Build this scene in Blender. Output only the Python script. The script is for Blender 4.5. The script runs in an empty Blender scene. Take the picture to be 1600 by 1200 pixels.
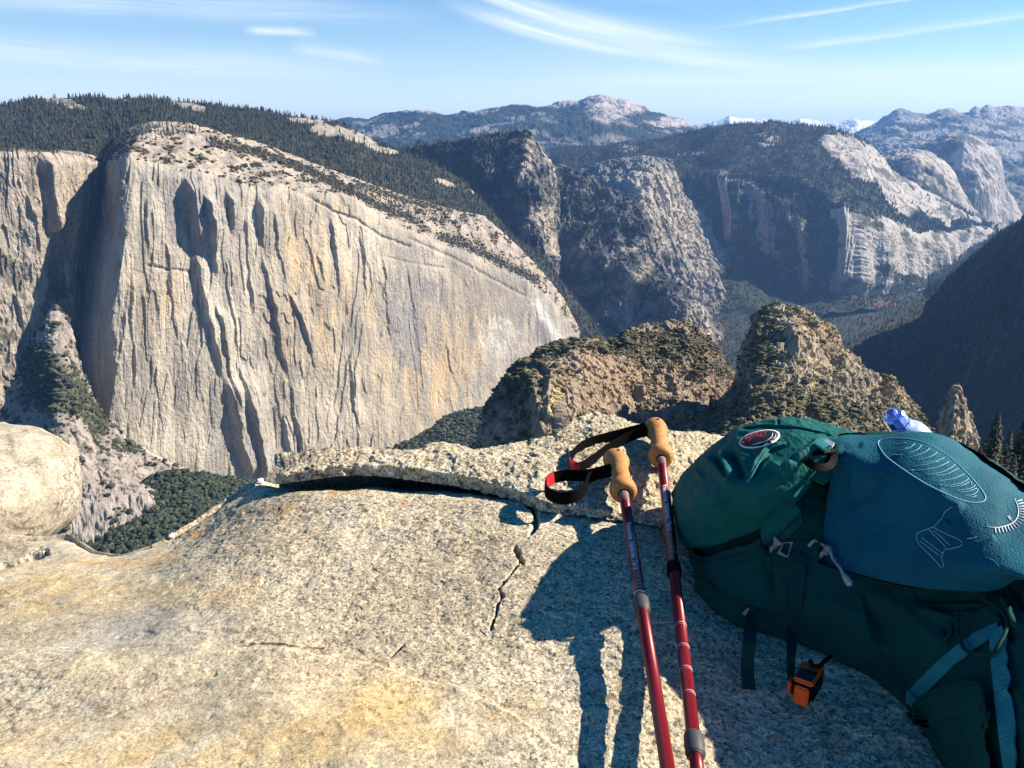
import bpy, bmesh, math, random
import numpy as np
from mathutils import Vector, Matrix
from mathutils.bvhtree import BVHTree

R = math.radians
random.seed(7)
rng = np.random.default_rng(7)
scene = bpy.context.scene
COL = scene.collection

# ------------------------------------------------------------------ camera
F_PX, PITCH, CAM_Z = 1256.0, R(16.96), 0.0
cam_data = bpy.data.cameras.new('camera')
cam = bpy.data.objects.new('camera', cam_data)
COL.objects.link(cam)
cam.location = (0, 0, CAM_Z)
cam.rotation_euler = (R(90) - PITCH, 0, 0)
cam_data.sensor_width = 36.0
cam_data.lens = 36.0 * F_PX / 1600.0
cam_data.clip_start, cam_data.clip_end = 0.02, 200000.0
scene.camera = cam

# ------------------------------------------------------------------ light
SUN_AZ, SUN_EL = R(79), R(34)          # azimuth measured clockwise from the view direction (+Y)
SUN = np.array([math.cos(SUN_EL) * math.sin(SUN_AZ), math.cos(SUN_EL) * math.cos(SUN_AZ), math.sin(SUN_EL)])
sun_data = bpy.data.lights.new('sun', 'SUN')
sun_data.energy, sun_data.angle, sun_data.color = 5.0, R(0.5), (1.0, 0.91, 0.76)
sun = bpy.data.objects.new('sun', sun_data)
COL.objects.link(sun)
sun.location = (40, 20, 40)
sun.rotation_euler = Vector(SUN).to_track_quat('Z', 'Y').to_euler()
scene.view_settings.view_transform = 'Standard'
scene.view_settings.look = 'None'
scene.view_settings.exposure = 1.15
scene.view_settings.gamma = 1.0
scene.cycles.max_bounces = 6
scene.cycles.diffuse_bounces = 1
scene.cycles.volume_bounces = 0
scene.cycles.transparent_max_bounces = 12
scene.cycles.use_denoising = True


def px_dir(px, py):
    """unit-less world direction through photo pixel, forward (y) component 1"""
    u = (np.asarray(px, float) - 800) / F_PX
    v = (600 - np.asarray(py, float)) / F_PX
    cp, sp = math.cos(PITCH), math.sin(PITCH)
    y = cp + v * sp
    z = -sp + v * cp
    return np.stack([u / y, np.ones_like(u), z / y], -1)


def W(px, py, d):
    return px_dir(px, py) * np.asarray(d, float)[..., None]


def project(P):
    cp, sp = math.cos(PITCH), math.sin(PITCH)
    x, y, z = P[..., 0], P[..., 1], P[..., 2]
    fw = np.maximum(y * cp - z * sp, 1e-6)
    up = y * sp + z * cp
    return 800 + F_PX * x / fw, 600 - F_PX * up / fw


# ------------------------------------------------------------------ world: sky with cirrus
def sky():
    w = bpy.data.worlds.new('World')
    scene.world = w
    w.use_nodes = True
    nt = w.node_tree
    N, L = nt.nodes, nt.links
    N.clear()
    out = N.new('ShaderNodeOutputWorld')
    bg = N.new('ShaderNodeBackground')
    st = N.new('ShaderNodeTexSky')
    st.sky_type = 'NISHITA'
    st.sun_disc = False
    st.sun_elevation, st.sun_rotation = SUN_EL, SUN_AZ
    st.altitude, st.air_density, st.dust_density, st.ozone_density = 2200, 1.1, 0.2, 2.0
    bg.inputs['Strength'].default_value = 0.05
    tc = N.new('ShaderNodeTexCoord')
    sp = N.new('ShaderNodeSeparateXYZ')
    L.new(tc.outputs['Generated'], sp.inputs[0])

    def m(op, a, b=None, c=None, clamp=False):
        n = N.new('ShaderNodeMath')
        n.operation = op
        n.use_clamp = clamp
        for k, x in enumerate((a, b, c)):
            if x is None:
                continue
            if isinstance(x, (int, float)):
                n.inputs[k].default_value = x
            else:
                L.new(x, n.inputs[k])
        return n.outputs[0]
    az = m('ARCTAN2', sp.outputs[0], sp.outputs[1])
    el = m('ARCSINE', sp.outputs[2])
    # a wisp: bearing/elevation of both ends (degrees), sag, width, strength, streak scale
    cv = N.new('ShaderNodeCombineXYZ')
    L.new(az, cv.inputs[0]); L.new(el, cv.inputs[1])
    wn = N.new('ShaderNodeTexNoise'); wn.inputs['Scale'].default_value = 5.0; wn.inputs['Detail'].default_value = 3
    L.new(cv.outputs[0], wn.inputs['Vector'])
    warp = m('MULTIPLY', m('SUBTRACT', wn.outputs['Fac'], 0.5), 0.035)
    total = None
    wisps = [  # az0, el0, az1, el1, sag, width, strength
        (-7.5, 10.9, 13.0, 5.7, -0.75, 0.62, 1.00),
        (-5.0, 8.5, 20.0, 4.4, -1.0, 0.62, 1.00),
        (-2.0, 8.8, 16.0, 5.4, -0.6, 0.9, 0.45),
        (-17.2, 6.5, -12.4, 6.4, 0.0, 0.30, 0.85),
        (-14.5, 5.6, -8.0, 4.9, 0.0, 0.45, 0.55),
        (12.0, 6.7, 36.0, 9.1, -0.1, 0.16, 0.65),
        (16.0, 5.3, 36.0, 7.2, -0.1, 0.28, 0.62),
        (-17.5, 9.9, -12.0, 9.3, 0.0, 0.25, 0.72),
        (2.0, 9.3, 42.0, 9.5, 0.0, 1.25, 0.65),
        (-44.0, 6.9, -4.0, 7.7, 0.2, 0.95, 0.55),
        (-44.0, 9.2, -8.0, 8.8, 0.1, 1.10, 0.44),
        (-44.0, 4.9, -7.0, 3.9, 0.1, 1.00, 0.59),
        (0.0, 3.3, 42.0, 3.7, 0.1, 0.85, 0.55),
    ]
    for k, (a0, e0, a1, e1, sag, wd, s) in enumerate(wisps):
        a0, e0, a1, e1, sag, wd = [R(t) for t in (a0, e0, a1, e1, sag, wd)]
        dx, dy = a1 - a0, e1 - e0
        ln = math.hypot(dx, dy)
        ux, uy = dx / ln, dy / ln
        ra, re = m('SUBTRACT', az, a0), m('SUBTRACT', m('ADD', el, m('MULTIPLY', warp, 0.35)), e0)
        t = m('DIVIDE', m('ADD', m('MULTIPLY', ra, ux), m('MULTIPLY', re, uy)), ln)
        d = m('SUBTRACT', m('MULTIPLY', re, ux), m('MULTIPLY', ra, uy))
        d = m('SUBTRACT', d, m('MULTIPLY', m('MULTIPLY', t, m('SUBTRACT', 1.0, t)), 4 * sag))
        # sharp lower edge, feathered upper edge
        q = m('DIVIDE', d, wd)
        q = m('MULTIPLY', q, m('ADD', 1.0, m('MULTIPLY', m('LESS_THAN', q, 0.0), 0.9)))
        g = m('EXPONENT', m('MULTIPLY', m('MULTIPLY', q, q), -1.0))
        win = m('MULTIPLY', m('SMOOTH_MIN', m('MULTIPLY', t, 5.0, clamp=True), m('MULTIPLY', m('SUBTRACT', 1.0, t), 3.0, clamp=True), 0.2), 1.0, clamp=True)
        cn = N.new('ShaderNodeCombineXYZ')
        L.new(m('MULTIPLY', t, ln * 7), cn.inputs[0])
        L.new(m('MULTIPLY', m('ADD', d, m('MULTIPLY', t, 0.006)), 190.0), cn.inputs[1])
        cn.inputs[2].default_value = k * 3.1
        nz = N.new('ShaderNodeTexNoise')
        nz.inputs['Scale'].default_value = 1.0
        nz.inputs['Detail'].default_value = 5
        nz.inputs['Roughness'].default_value = 0.6
        L.new(cn.outputs[0], nz.inputs['Vector'])
        f = m('MULTIPLY', m('SUBTRACT', nz.outputs['Fac'], 0.12), 1.75, clamp=True)
        v = m('MULTIPLY', m('MULTIPLY', m('MULTIPLY', g, win), f), s)
        total = v if total is None else m('SUBTRACT', m('ADD', total, v), m('MULTIPLY', total, v))
    # thin veil that thickens towards the horizon
    veil = m('MULTIPLY', m('EXPONENT', m('MULTIPLY', m('ABSOLUTE', el), -11.0)), 0.95)
    wv = N.new('ShaderNodeTexNoise'); wv.inputs['Scale'].default_value = 2.2; wv.inputs['Detail'].default_value = 5
    mp = N.new('ShaderNodeMapping'); mp.inputs['Scale'].default_value = (1.0, 7.0, 1.0)
    L.new(cv.outputs[0], mp.inputs['Vector']); L.new(mp.outputs[0], wv.inputs['Vector'])
    veil = m('MULTIPLY', veil, m('ADD', m('MULTIPLY', wv.outputs['Fac'], 0.9), 0.5), clamp=True)
    total = m('SUBTRACT', m('ADD', total, veil), m('MULTIPLY', total, veil), clamp=True)
    mix = N.new('ShaderNodeMix'); mix.data_type = 'RGBA'
    L.new(total, mix.inputs[0])
    sat = N.new('ShaderNodeHueSaturation')
    sat.inputs['Saturation'].default_value = 1.55
    sat.inputs['Value'].default_value = 1.32
    L.new(st.outputs[0], sat.inputs['Color'])
    L.new(sat.outputs[0], mix.inputs[6])
    mix.inputs[7].default_value = (10.0, 10.8, 11.4, 1)
    L.new(mix.outputs[2], bg.inputs['Color'])
    L.new(bg.outputs[0], out.inputs[0])


sky()

# ------------------------------------------------------------------ noise
_G = np.array([[1, 1, 0], [-1, 1, 0], [1, -1, 0], [-1, -1, 0], [1, 0, 1], [-1, 0, 1], [1, 0, -1], [-1, 0, -1],
               [0, 1, 1], [0, -1, 1], [0, 1, -1], [0, -1, -1]], np.float32)


def _hash(i, j, k, seed):
    with np.errstate(over='ignore'):
        n = i.astype(np.uint32) * np.uint32(374761393) + j.astype(np.uint32) * np.uint32(668265263) + k.astype(np.uint32) * np.uint32(2246822519) + np.uint32(seed * 3266489 + 17)
        n = (n ^ (n >> np.uint32(13))) * np.uint32(1274126177)
        n = n ^ (n >> np.uint32(16))
    return n


def perlin(P, seed=0):
    P = np.asarray(P, np.float64)
    f0 = np.floor(P)
    f = (P - f0).astype(np.float32)
    i = f0.astype(np.int64)
    w = f * f * f * (f * (f * 6 - 15) + 10)
    out = 0
    for dx in (0, 1):
        wx = w[..., 0] if dx else 1 - w[..., 0]
        for dy in (0, 1):
            wy = w[..., 1] if dy else 1 - w[..., 1]
            for dz in (0, 1):
                wz = w[..., 2] if dz else 1 - w[..., 2]
                g = _G[_hash(i[..., 0] + dx, i[..., 1] + dy, i[..., 2] + dz, seed) % 12]
                dot = g[..., 0] * (f[..., 0] - dx) + g[..., 1] * (f[..., 1] - dy) + g[..., 2] * (f[..., 2] - dz)
                out = out + wx * wy * wz * dot
    return out


def fbm(P, scale, octs=4, rough=0.5, seed=0, ridged=False):
    s = np.asarray(scale, float)
    q = P / s
    a, tot, norm = 1.0, 0, 0
    for k in range(octs):
        n = perlin(q * 2 ** k + 13.7 * k, seed + k)
        if ridged:
            n = 1 - 2.2 * np.abs(n)
        tot = tot + a * n
        norm += a
        a *= rough
    return tot / norm


def blocky(P, scale, levels, octs=3, seed=0, soft=0.18):
    """stepped noise: flat plates parted by sharp corners"""
    n = (fbm(P, scale, octs, 0.55, seed) + 0.7) * levels
    f = np.floor(n)
    r = n - f
    return (f + np.clip((r - 0.5) / soft + 0.5, 0, 1)) / levels - 0.7


def sm(a, b, x):
    t = np.clip((x - a) / (b - a), 0, 1)
    return t * t * (3 - 2 * t)


def poly_x(pts, y):
    """x of a top-to-bottom polyline at height y"""
    p = np.array(pts, float)
    return np.interp(y, p[:, 1], p[:, 0])


def seg_dist(px, py, pts):
    """distance to a polyline and the running parameter along it"""
    best = np.full(px.shape, 1e9)
    tb = np.zeros(px.shape)
    n = len(pts) - 1
    for i in range(n):
        (x0, y0), (x1, y1) = pts[i][:2], pts[i + 1][:2]
        dx, dy = x1 - x0, y1 - y0
        t = np.clip(((px - x0) * dx + (py - y0) * dy) / (dx * dx + dy * dy + 1e-9), 0, 1)
        d = np.hypot(px - x0 - t * dx, py - y0 - t * dy)
        m_ = d < best
        best = np.where(m_, d, best)
        tb = np.where(m_, (i + t) / n, tb)
    return best, tb


def in_poly(px, py, pts):
    r = np.zeros(px.shape, bool)
    n = len(pts)
    j = n - 1
    for i in range(n):
        xi, yi = pts[i]
        xj, yj = pts[j]
        c = ((yi > py) != (yj > py)) & (px < (xj - xi) * (py - yi) / (yj - yi + 1e-12) + xi)
        r ^= c
        j = i
    return r


# ------------------------------------------------------------------ mesh helpers
def tag(o, label=None, cat=None, group=None, kind=None):
    if label: o['label'] = label
    if cat: o['category'] = cat
    if group: o['group'] = group
    if kind: o['kind'] = kind
    return o


def mesh_obj(name, verts, faces, mat=None, parent=None, smooth=True, col=None, loc=None):
    """faces: (n,k) array or list of tuples"""
    me = bpy.data.meshes.new(name)
    verts = np.asarray(verts, np.float32).reshape(-1, 3)
    if isinstance(faces, np.ndarray):
        nf, k = faces.shape
        me.vertices.add(len(verts)); me.vertices.foreach_set('co', verts.ravel())
        me.loops.add(nf * k); me.loops.foreach_set('vertex_index', faces.astype(np.int32).ravel())
        me.polygons.add(nf); me.polygons.foreach_set('loop_start', np.arange(0, nf * k, k, dtype=np.int32))
        me.update(calc_edges=True)
        me.validate(verbose=False)
    else:
        me.from_pydata(verts.tolist(), [], faces)
        me.update()
    if col is not None:
        at = me.attributes.new('Col', 'FLOAT_COLOR', 'POINT')
        c = np.ones((len(verts), 4), np.float32)
        c[:, :3] = np.asarray(col).reshape(-1, 3)
        at.data.foreach_set('color', c.ravel())
    me.polygons.foreach_set('use_smooth', np.full(len(me.polygons), smooth))
    if mat: me.materials.append(mat)
    o = bpy.data.objects.new(name, me)
    COL.objects.link(o)
    if parent is not None: o.parent = parent
    if loc is not None: o.location = loc
    return o


def grid_faces(nv, nu, wrap=False):
    i = np.arange(nv - 1)[:, None]
    j = np.arange(nu if wrap else nu - 1)[None, :]
    j2 = (j + 1) % nu
    a = i * nu + j; b = i * nu + j2; c = (i + 1) * nu + j2; d = (i + 1) * nu + j
    return np.stack([a, d, c, b], -1).reshape(-1, 4)


def empty(name, loc=(0, 0, 0)):
    o = bpy.data.objects.new(name, None)
    COL.objects.link(o)
    o.location = loc
    o.empty_display_size = 0.1
    return o


def cubic(A, t):
    """Catmull-Rom through A (n,...) at params t in [0, n-1]"""
    n = len(A)
    i = np.clip(np.floor(t).astype(int), 0, n - 2)
    f = (t - i).reshape((-1,) + (1,) * (A.ndim - 1))
    p1, p2 = A[i], A[i + 1]
    p0 = np.where((i > 0).reshape(f.shape), A[np.maximum(i - 1, 0)], 2 * p1 - p2)
    p3 = np.where((i < n - 2).reshape(f.shape), A[np.minimum(i + 2, n - 1)], 2 * p2 - p1)
    return 0.5 * (2 * p1 + (p2 - p0) * f + (2 * p0 - 5 * p1 + 4 * p2 - p3) * f ** 2 + (3 * p1 - p0 - 3 * p2 + p3) * f ** 3)


def linear(A, t):
    n = len(A)
    i = np.clip(np.floor(t).astype(int), 0, n - 2)
    f = (t - i).reshape((-1,) + (1,) * (A.ndim - 1))
    return A[i] * (1 - f) + A[i + 1] * f


def resample(row, nu, smooth=False):
    """row: (m,3) world points, evenly by picture width"""
    row = np.asarray(row, float)
    x, _ = project(row)
    s = np.concatenate([[0], np.cumsum(np.abs(np.diff(x)) + 0.15 * np.linalg.norm(np.diff(row, axis=0), axis=1) / np.linalg.norm(row, axis=1).mean() * F_PX)])
    t = np.interp(np.linspace(0, s[-1], nu), s, np.arange(len(row)))
    return (cubic if smooth else linear)(row, t)


def rows_w(rows):
    out = []
    for r in rows:
        a = np.array(r, float)
        out.append(W(a[:, 0], a[:, 1], a[:, 2]))
    return out


def loft(rows, nu, segs, smooth_u=False, smooth_v=False):
    """rows of world points -> grid (nv,nu,3) and v parameter per row"""
    A = np.stack([resample(r, nu, smooth_u) for r in rows])
    t = np.concatenate([np.linspace(k, k + 1, s, endpoint=False) for k, s in enumerate(segs)] + [[len(rows) - 1.0]])
    return (cubic if smooth_v else linear)(A, t), t


def normals(P):
    du = np.gradient(P, axis=1)
    dv = np.gradient(P, axis=0)
    n = np.cross(dv, du)
    n /= np.linalg.norm(n, axis=-1, keepdims=True) + 1e-12
    return n


def behind(row, dy, dz):
    r = np.array(row, float)
    k = (r[:, 1] + dy) / r[:, 1]
    q = r.copy()
    q[:, 0] *= k; q[:, 1] *= k; q[:, 2] -= dz
    return q
# ------------------------------------------------------------------ materials
def new_mat(name):
    m = bpy.data.materials.new(name)
    m.use_nodes = True
    nt = m.node_tree
    b = nt.nodes['Principled BSDF']
    return m, nt, b


class NB:
    """small node-building helper"""
    def __init__(s, nt):
        s.nt = nt

    def n(s, kind, **kw):
        x = s.nt.nodes.new(kind)
        for k, v in kw.items():
            if hasattr(x, k): setattr(x, k, v)
            else: x.inputs[k.replace('_', ' ')].default_value = v
        return x

    def l(s, a, b):
        s.nt.links.new(a, b)

    def math(s, op, a, b=0.0, clamp=False):
        x = s.nt.nodes.new('ShaderNodeMath'); x.operation = op; x.use_clamp = clamp
        for k, v in enumerate((a, b)):
            if isinstance(v, (int, float)): x.inputs[k].default_value = v
            else: s.l(v, x.inputs[k])
        return x.outputs[0]

    def mix(s, f, a, b, blend='MIX'):
        x = s.nt.nodes.new('ShaderNodeMix'); x.data_type = 'RGBA'; x.blend_type = blend
        for k, v in ((0, f), (6, a), (7, b)):
            if isinstance(v, (int, float)): x.inputs[k].default_value = v
            elif isinstance(v, tuple): x.inputs[k].default_value = v if len(v) == 4 else v + (1,)
            else: s.l(v, x.inputs[k])
        return x.outputs[2]

    def noise(s, vec, scale, detail=4, rough=0.55, dist=0.0):
        x = s.n('ShaderNodeTexNoise', Scale=scale, Detail=detail, Roughness=rough, Distortion=dist)
        if vec is not None: s.l(vec, x.inputs['Vector'])
        return x.outputs['Fac']

    def ramp(s, f, stops, interp='LINEAR'):
        x = s.nt.nodes.new('ShaderNodeValToRGB')
        x.color_ramp.interpolation = interp
        e = x.color_ramp.elements
        while len(e) < len(stops): e.new(0.5)
        for k, (p, c) in enumerate(stops):
            e[k].position = p
            e[k].color = (c, c, c, 1) if isinstance(c, (int, float)) else c + (1,)
        s.l(f, x.inputs[0])
        return x.outputs[0]

    def coord(s, scale=(1, 1, 1), rot=(0, 0, 0)):
        t = s.nt.nodes.new('ShaderNodeTexCoord')
        mp = s.nt.nodes.new('ShaderNodeMapping')
        mp.inputs['Scale'].default_value = scale
        mp.inputs['Rotation'].default_value = rot
        s.l(t.outputs['Object'], mp.inputs['Vector'])
        return mp.outputs[0]

    def attr(s, name='Col'):
        a = s.nt.nodes.new('ShaderNodeAttribute'); a.attribute_name = name
        return a.outputs['Color']

    def bump(s, h, strength, dist):
        b = s.nt.nodes.new('ShaderNodeBump')
        b.inputs['Strength'].default_value = strength
        b.inputs['Distance'].default_value = dist
        s.l(h, b.inputs['Height'])
        return b.outputs[0]


def cliff_material(name, unit, streak=6.0, contrast=0.5, bump=0.6):
    """granite seen from afar; unit = metres of the finest visible grain"""
    m, nt, b = new_mat(name)
    k = NB(nt)
    c = k.coord((1, 1, 1 / streak))
    iso = k.coord()
    n1 = k.noise(c, 1 / (unit * 9), 6, 0.62)
    n2 = k.noise(iso, 1 / (unit * 2.2), 5, 0.65)
    f = k.math('ADD', k.math('MULTIPLY', n1, 0.55), k.math('MULTIPLY', n2, 0.45))
    g = k.ramp(f, [(0.30, 1 - contrast), (0.5, 1.0), (0.70, 1 + contrast * 0.35)])
    k.l(k.mix(1.0, k.attr(), g, 'MULTIPLY'), b.inputs['Base Color'])
    b.inputs['Roughness'].default_value = 0.92
    b.inputs['Specular IOR Level'].default_value = 0.15
    k.l(k.bump(f, bump, unit * 3), b.inputs['Normal'])
    return m


def leaf_material(name, rough=0.75, trans=0.0):
    m, nt, b = new_mat(name)
    k = NB(nt)
    k.l(k.attr(), b.inputs['Base Color'])
    b.inputs['Roughness'].default_value = rough
    b.inputs['Specular IOR Level'].default_value = 0.2
    return m


M_CLIFF = cliff_material('granite_wall', 9.0, 7.0, 0.50, 0.8)
M_MOUNT = cliff_material('mountain_granite', 26.0, 2.0, 0.45, 0.8)
M_KNOB = cliff_material('knob_granite', 2.2, 1.6, 0.55, 0.9)
M_NEEDLE = leaf_material('conifer_needles')
M_SCRUB = leaf_material('scrub_leaves')

FOREST = np.array([0.022, 0.034, 0.020])
FOREST2 = np.array([0.040, 0.050, 0.028])


def lerp(a, b, t):
    return np.asarray(a) * (1 - t[..., None]) + np.asarray(b) * t[..., None]


# ------------------------------------------------------------------ far mountains
def relief(name, rows, nu, segs, mat, disp, colour, label, cat, back=(800, 500), skirt=None, smooth=False, kind='structure', roundoff=None):
    """a mountain mass: its skyline, the breaks of slope below it, and the hidden far side"""
    rw = rows_w(rows)
    if back:
        rw = [behind(rw[0], back[0], back[1])] + rw
        segs = [max(4, segs[0] // 5)] + list(segs)
    if skirt:
        s = rw[-1].copy(); s[:, 2] -= skirt; rw.append(s); segs = list(segs) + [6]
    P, t = loft(rw, nu, segs)
    if back: t = t - 1
    if roundoff:                                            # ease the brink between two slopes
        at_, span, k_ = roundoff
        ker = np.exp(-(np.arange(-k_, k_ + 1) / (k_ * .5)) ** 2); ker /= ker.sum()
        pad = np.pad(P, ((k_, k_), (0, 0), (0, 0)), 'edge')
        S_ = sum(w_ * pad[i:i + P.shape[0]] for i, w_ in enumerate(ker))
        m_ = np.exp(-((t - at_) / span) ** 2)[:, None, None]
        P = P * (1 - m_) + S_ * m_
    n = normals(P)
    if n[..., 1].mean() > 0: n = -n
    px, py = project(P)
    T = np.repeat(t[:, None], nu, 1)
    d = disp(P, px, py, T, n)
    P = P + (d if d.ndim == 3 else n * d[..., None])
    n2 = normals(P)
    if n2[..., 1].mean() > 0: n2 = -n2
    c = colour(P, px, py, T, n2)
    o = mesh_obj(name, P, grid_faces(*P.shape[:2]), mat, smooth=smooth, col=c)
    tag(o, label, cat, kind=kind)
    return o, P, px, py, T, n2


GRANITE = np.array([0.40, 0.37, 0.33])
PALE = np.array([0.50, 0.46, 0.40])

# farthest snowy-pale peaks
def d_far(P, px, py, T, n):
    return 260 * fbm(P, 1500, 5, 0.55, 3, True) * sm(-0.2, 0.5, np.abs(T) + 0.1)
def c_far(P, px, py, T, n):
    f = fbm(P, (900, 900, 500), 4, 0.6, 9)
    return lerp(np.array([.86, .86, .86]), np.array([.50, .48, .46]), sm(0.05, 0.25, f - 0.05))
relief('mountain', [
    [(990, 222, 33000), (1040, 212, 33000), (1060, 205, 33000), (1085, 197, 33000), (1105, 193, 33000), (1122, 191, 32600), (1140, 182, 32000), (1158, 186, 32300), (1190, 187, 33000), (1212, 196, 33000), (1232, 192, 33000), (1250, 186, 32600), (1272, 191, 33000), (1290, 198, 33000), (1312, 193, 32800), (1335, 188, 32500), (1360, 190, 33000), (1375, 197, 33000), (1440, 200, 33000)],
    [(990, 235, 30000), (1100, 220, 30500), (1140, 212, 29500), (1200, 218, 30500), (1250, 210, 30000), (1300, 216, 30500), (1340, 208, 30000), (1440, 225, 30000)],
    [(990, 260, 27000), (1440, 260, 27000)]], 260, [24, 12], M_MOUNT, d_far, c_far,
    'pale bare granite peaks farthest off on the skyline', 'mountain', back=(3000, 1500))

# high country on the right skyline
def veg_noise(P, s, seed, thr, soft=0.10):
    return sm(thr - soft, thr + soft, fbm(P, s, 5, 0.62, seed))
def d_hi(P, px, py, T, n):
    a = sm(-0.3, 0.4, np.abs(T) + 0.12)
    return (150 * fbm(P, (1700, 1700, 900), 5, 0.6, 21, True) + 170 * blocky(P, (1200, 1200, 500), 5, 5, 22) + 40 * fbm(P, 300, 4, 0.6, 5, True)) * a
def c_hi(P, px, py, T, n):
    v = veg_noise(P, (700, 900, 300), 31, 0.02 + 0.0 * T)
    v = np.maximum(v, sm(225, 300, py) * 0.5)
    v *= sm(172, 200, py) * 0.85
    return lerp(GRANITE * .85, FOREST * 1.0, np.clip(v * 1.15, 0, 1))
relief('mountain', [
    [(1320, 222, 23500), (1345, 210, 23300), (1375, 196, 23000), (1392, 185, 22800), (1405, 175, 22500), (1425, 178, 22600), (1450, 181, 22700), (1468, 174, 22500), (1480, 171, 22500), (1497, 178, 22600), (1515, 177, 22600), (1524, 168, 22500), (1531, 172, 22500), (1543, 165, 22400), (1553, 172, 22600), (1580, 171, 22600), (1600, 175, 22600), (1680, 165, 22500), (1800, 190, 22500)],
    [(1320, 236, 20500), (1400, 205, 20500), (1480, 200, 20200), (1560, 205, 20000), (1640, 205, 20000), (1800, 230, 20000)],
    [(1320, 262, 17500), (1450, 245, 17500), (1560, 245, 17000), (1800, 262, 17000)],
    [(1320, 330, 14800), (1560, 330, 14600), (1800, 340, 14500)],
    [(1320, 420, 12800), (1800, 420, 12500)]], 420, [26, 26, 40, 14], M_MOUNT, d_hi, c_hi,
    'granite high country with jagged summits on the skyline above the valley head', 'mountain', back=(2500, 1200))

# broad summit left of centre on the skyline
def d_hoff(P, px, py, T, n):
    a = sm(-0.3, 0.5, np.abs(T) + 0.1)
    return (170 * fbm(P, (1800, 1800, 1100), 5, 0.6, 44, True) + 130 * blocky(P, (1300, 1300, 600), 5, 5, 45) + 45 * fbm(P, 320, 4, 0.6, 6, True)) * a
def c_hoff(P, px, py, T, n):
    v = veg_noise(P, (900, 1200, 420), 52, -0.10, 0.10)
    bare = .85 * np.exp(-((px - 960) / 52) ** 2) * (1 - sm(176, 198, py + (px - 955) * 0.02))
    bare = np.maximum(bare, np.exp(-(((px - 1050) / 40) ** 2 + ((py - 203) / 9) ** 2)))
    bare = np.maximum(bare, np.exp(-(((px - 655) / 26) ** 2 + ((py - 184) / 7) ** 2)))
    bare = np.maximum(bare, 0.75 * np.exp(-(((px - 860) / 60) ** 2)) * (1 - sm(169, 184, py)))
    bare = np.maximum(bare, 0.8 * np.exp(-(((px - 945) / 30) ** 2 + ((py - 195) / 10) ** 2)))
    v = np.clip(v + 0.55, 0, 1) * (1 - sm(0.25, 0.7, bare + 0.5 * fbm(P, 500, 3, .6, 8)))
    return lerp(np.array([.42, .37, .34]), FOREST * 1.0, v)
relief('mountain', [
    [(440, 205, 20500), (520, 194, 20500), (545, 187, 20400), (575, 190, 20400), (600, 182, 20200), (630, 178, 20000), (655, 175, 19800), (675, 180, 20000), (690, 186, 20000), (720, 182, 20000), (760, 173, 20000), (800, 167, 19800), (825, 167, 19800), (850, 171, 20000), (870, 165, 19800), (890, 161, 19700), (908, 164, 19700), (920, 155, 19500), (937, 152, 19400), (953, 157, 19500), (962, 161, 19600), (975, 159, 19600), (988, 165, 19800), (1010, 178, 20000), (1035, 188, 20000), (1055, 188, 20000), (1075, 200, 20200), (1110, 212, 20500), (1180, 228, 20800)],
    [(440, 225, 18500), (600, 206, 18000), (700, 206, 17800), (820, 190, 17800), (940, 178, 17800), (1010, 196, 17500), (1060, 208, 17800), (1180, 235, 18500)],
    [(440, 250, 15500), (700, 240, 15000), (940, 232, 14800), (1180, 250, 15500)],
    [(440, 320, 12800), (700, 300, 12500), (940, 290, 12400), (1180, 310, 12800)]], 620, [26, 26, 24], M_MOUNT, d_hoff, c_hoff,
    'broad dark forested mountain with a bare pale summit in the middle of the skyline', 'mountain', back=(2500, 1200))

# great dome and shoulder at the head of the valley
def d_dome(P, px, py, T, n):
    a = sm(-0.3, 0.5, np.abs(T) + 0.1)
    return (90 * fbm(P, (500, 500, 1500), 4, 0.55, 61, True) + 40 * fbm(P, 260, 4, 0.55, 62)) * a
def c_half(P, px, py, T, n):
    v = veg_noise(P, (500, 500, 260), 63, 0.02)
    v = np.maximum(v * 0.8, sm(1500, 1430, px) * 0.7)
    v *= 1 - sm(1535, 1556, px) * 0.8
    return lerp(np.array([.44, .39, .34]), FOREST * 1.3, v)
relief('mountain', [
    [(1350, 275, 14600), (1400, 250, 14500), (1440, 228, 14400), (1472, 212, 14300), (1490, 209, 14300), (1508, 211, 14200), (1528, 217, 14100), (1550, 233, 14100), (1562, 246, 14100), (1566, 280, 14000), (1570, 297, 13900), (1582, 317, 13700), (1596, 337, 13500), (1605, 360, 13300)],
    [(1350, 300, 13700), (1400, 275, 13500), (1440, 255, 13300), (1475, 235, 13200), (1505, 225, 13000), (1525, 245, 12900), (1540, 262, 13000), (1556, 262, 13300), (1561, 285, 13400), (1564, 302, 13300), (1575, 325, 13200), (1588, 343, 13100), (1600, 365, 13000)],
    [(1350, 340, 12900), (1400, 320, 12800), (1440, 315, 12700), (1480, 310, 12500), (1505, 305, 12300), (1522, 300, 12200), (1538, 300, 12400), (1552, 302, 12700), (1560, 315, 12900), (1570, 335, 12900), (1580, 350, 12800), (1590, 370, 12800)],
    [(1350, 400, 12000), (1480, 400, 12000), (1590, 400, 12300)]], 260, [24, 46, 22], M_MOUNT, d_dome, c_half,
    'distant rock shoulder with a sheer cut face at the valley head', 'mountain', back=(1500, 900))

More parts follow.
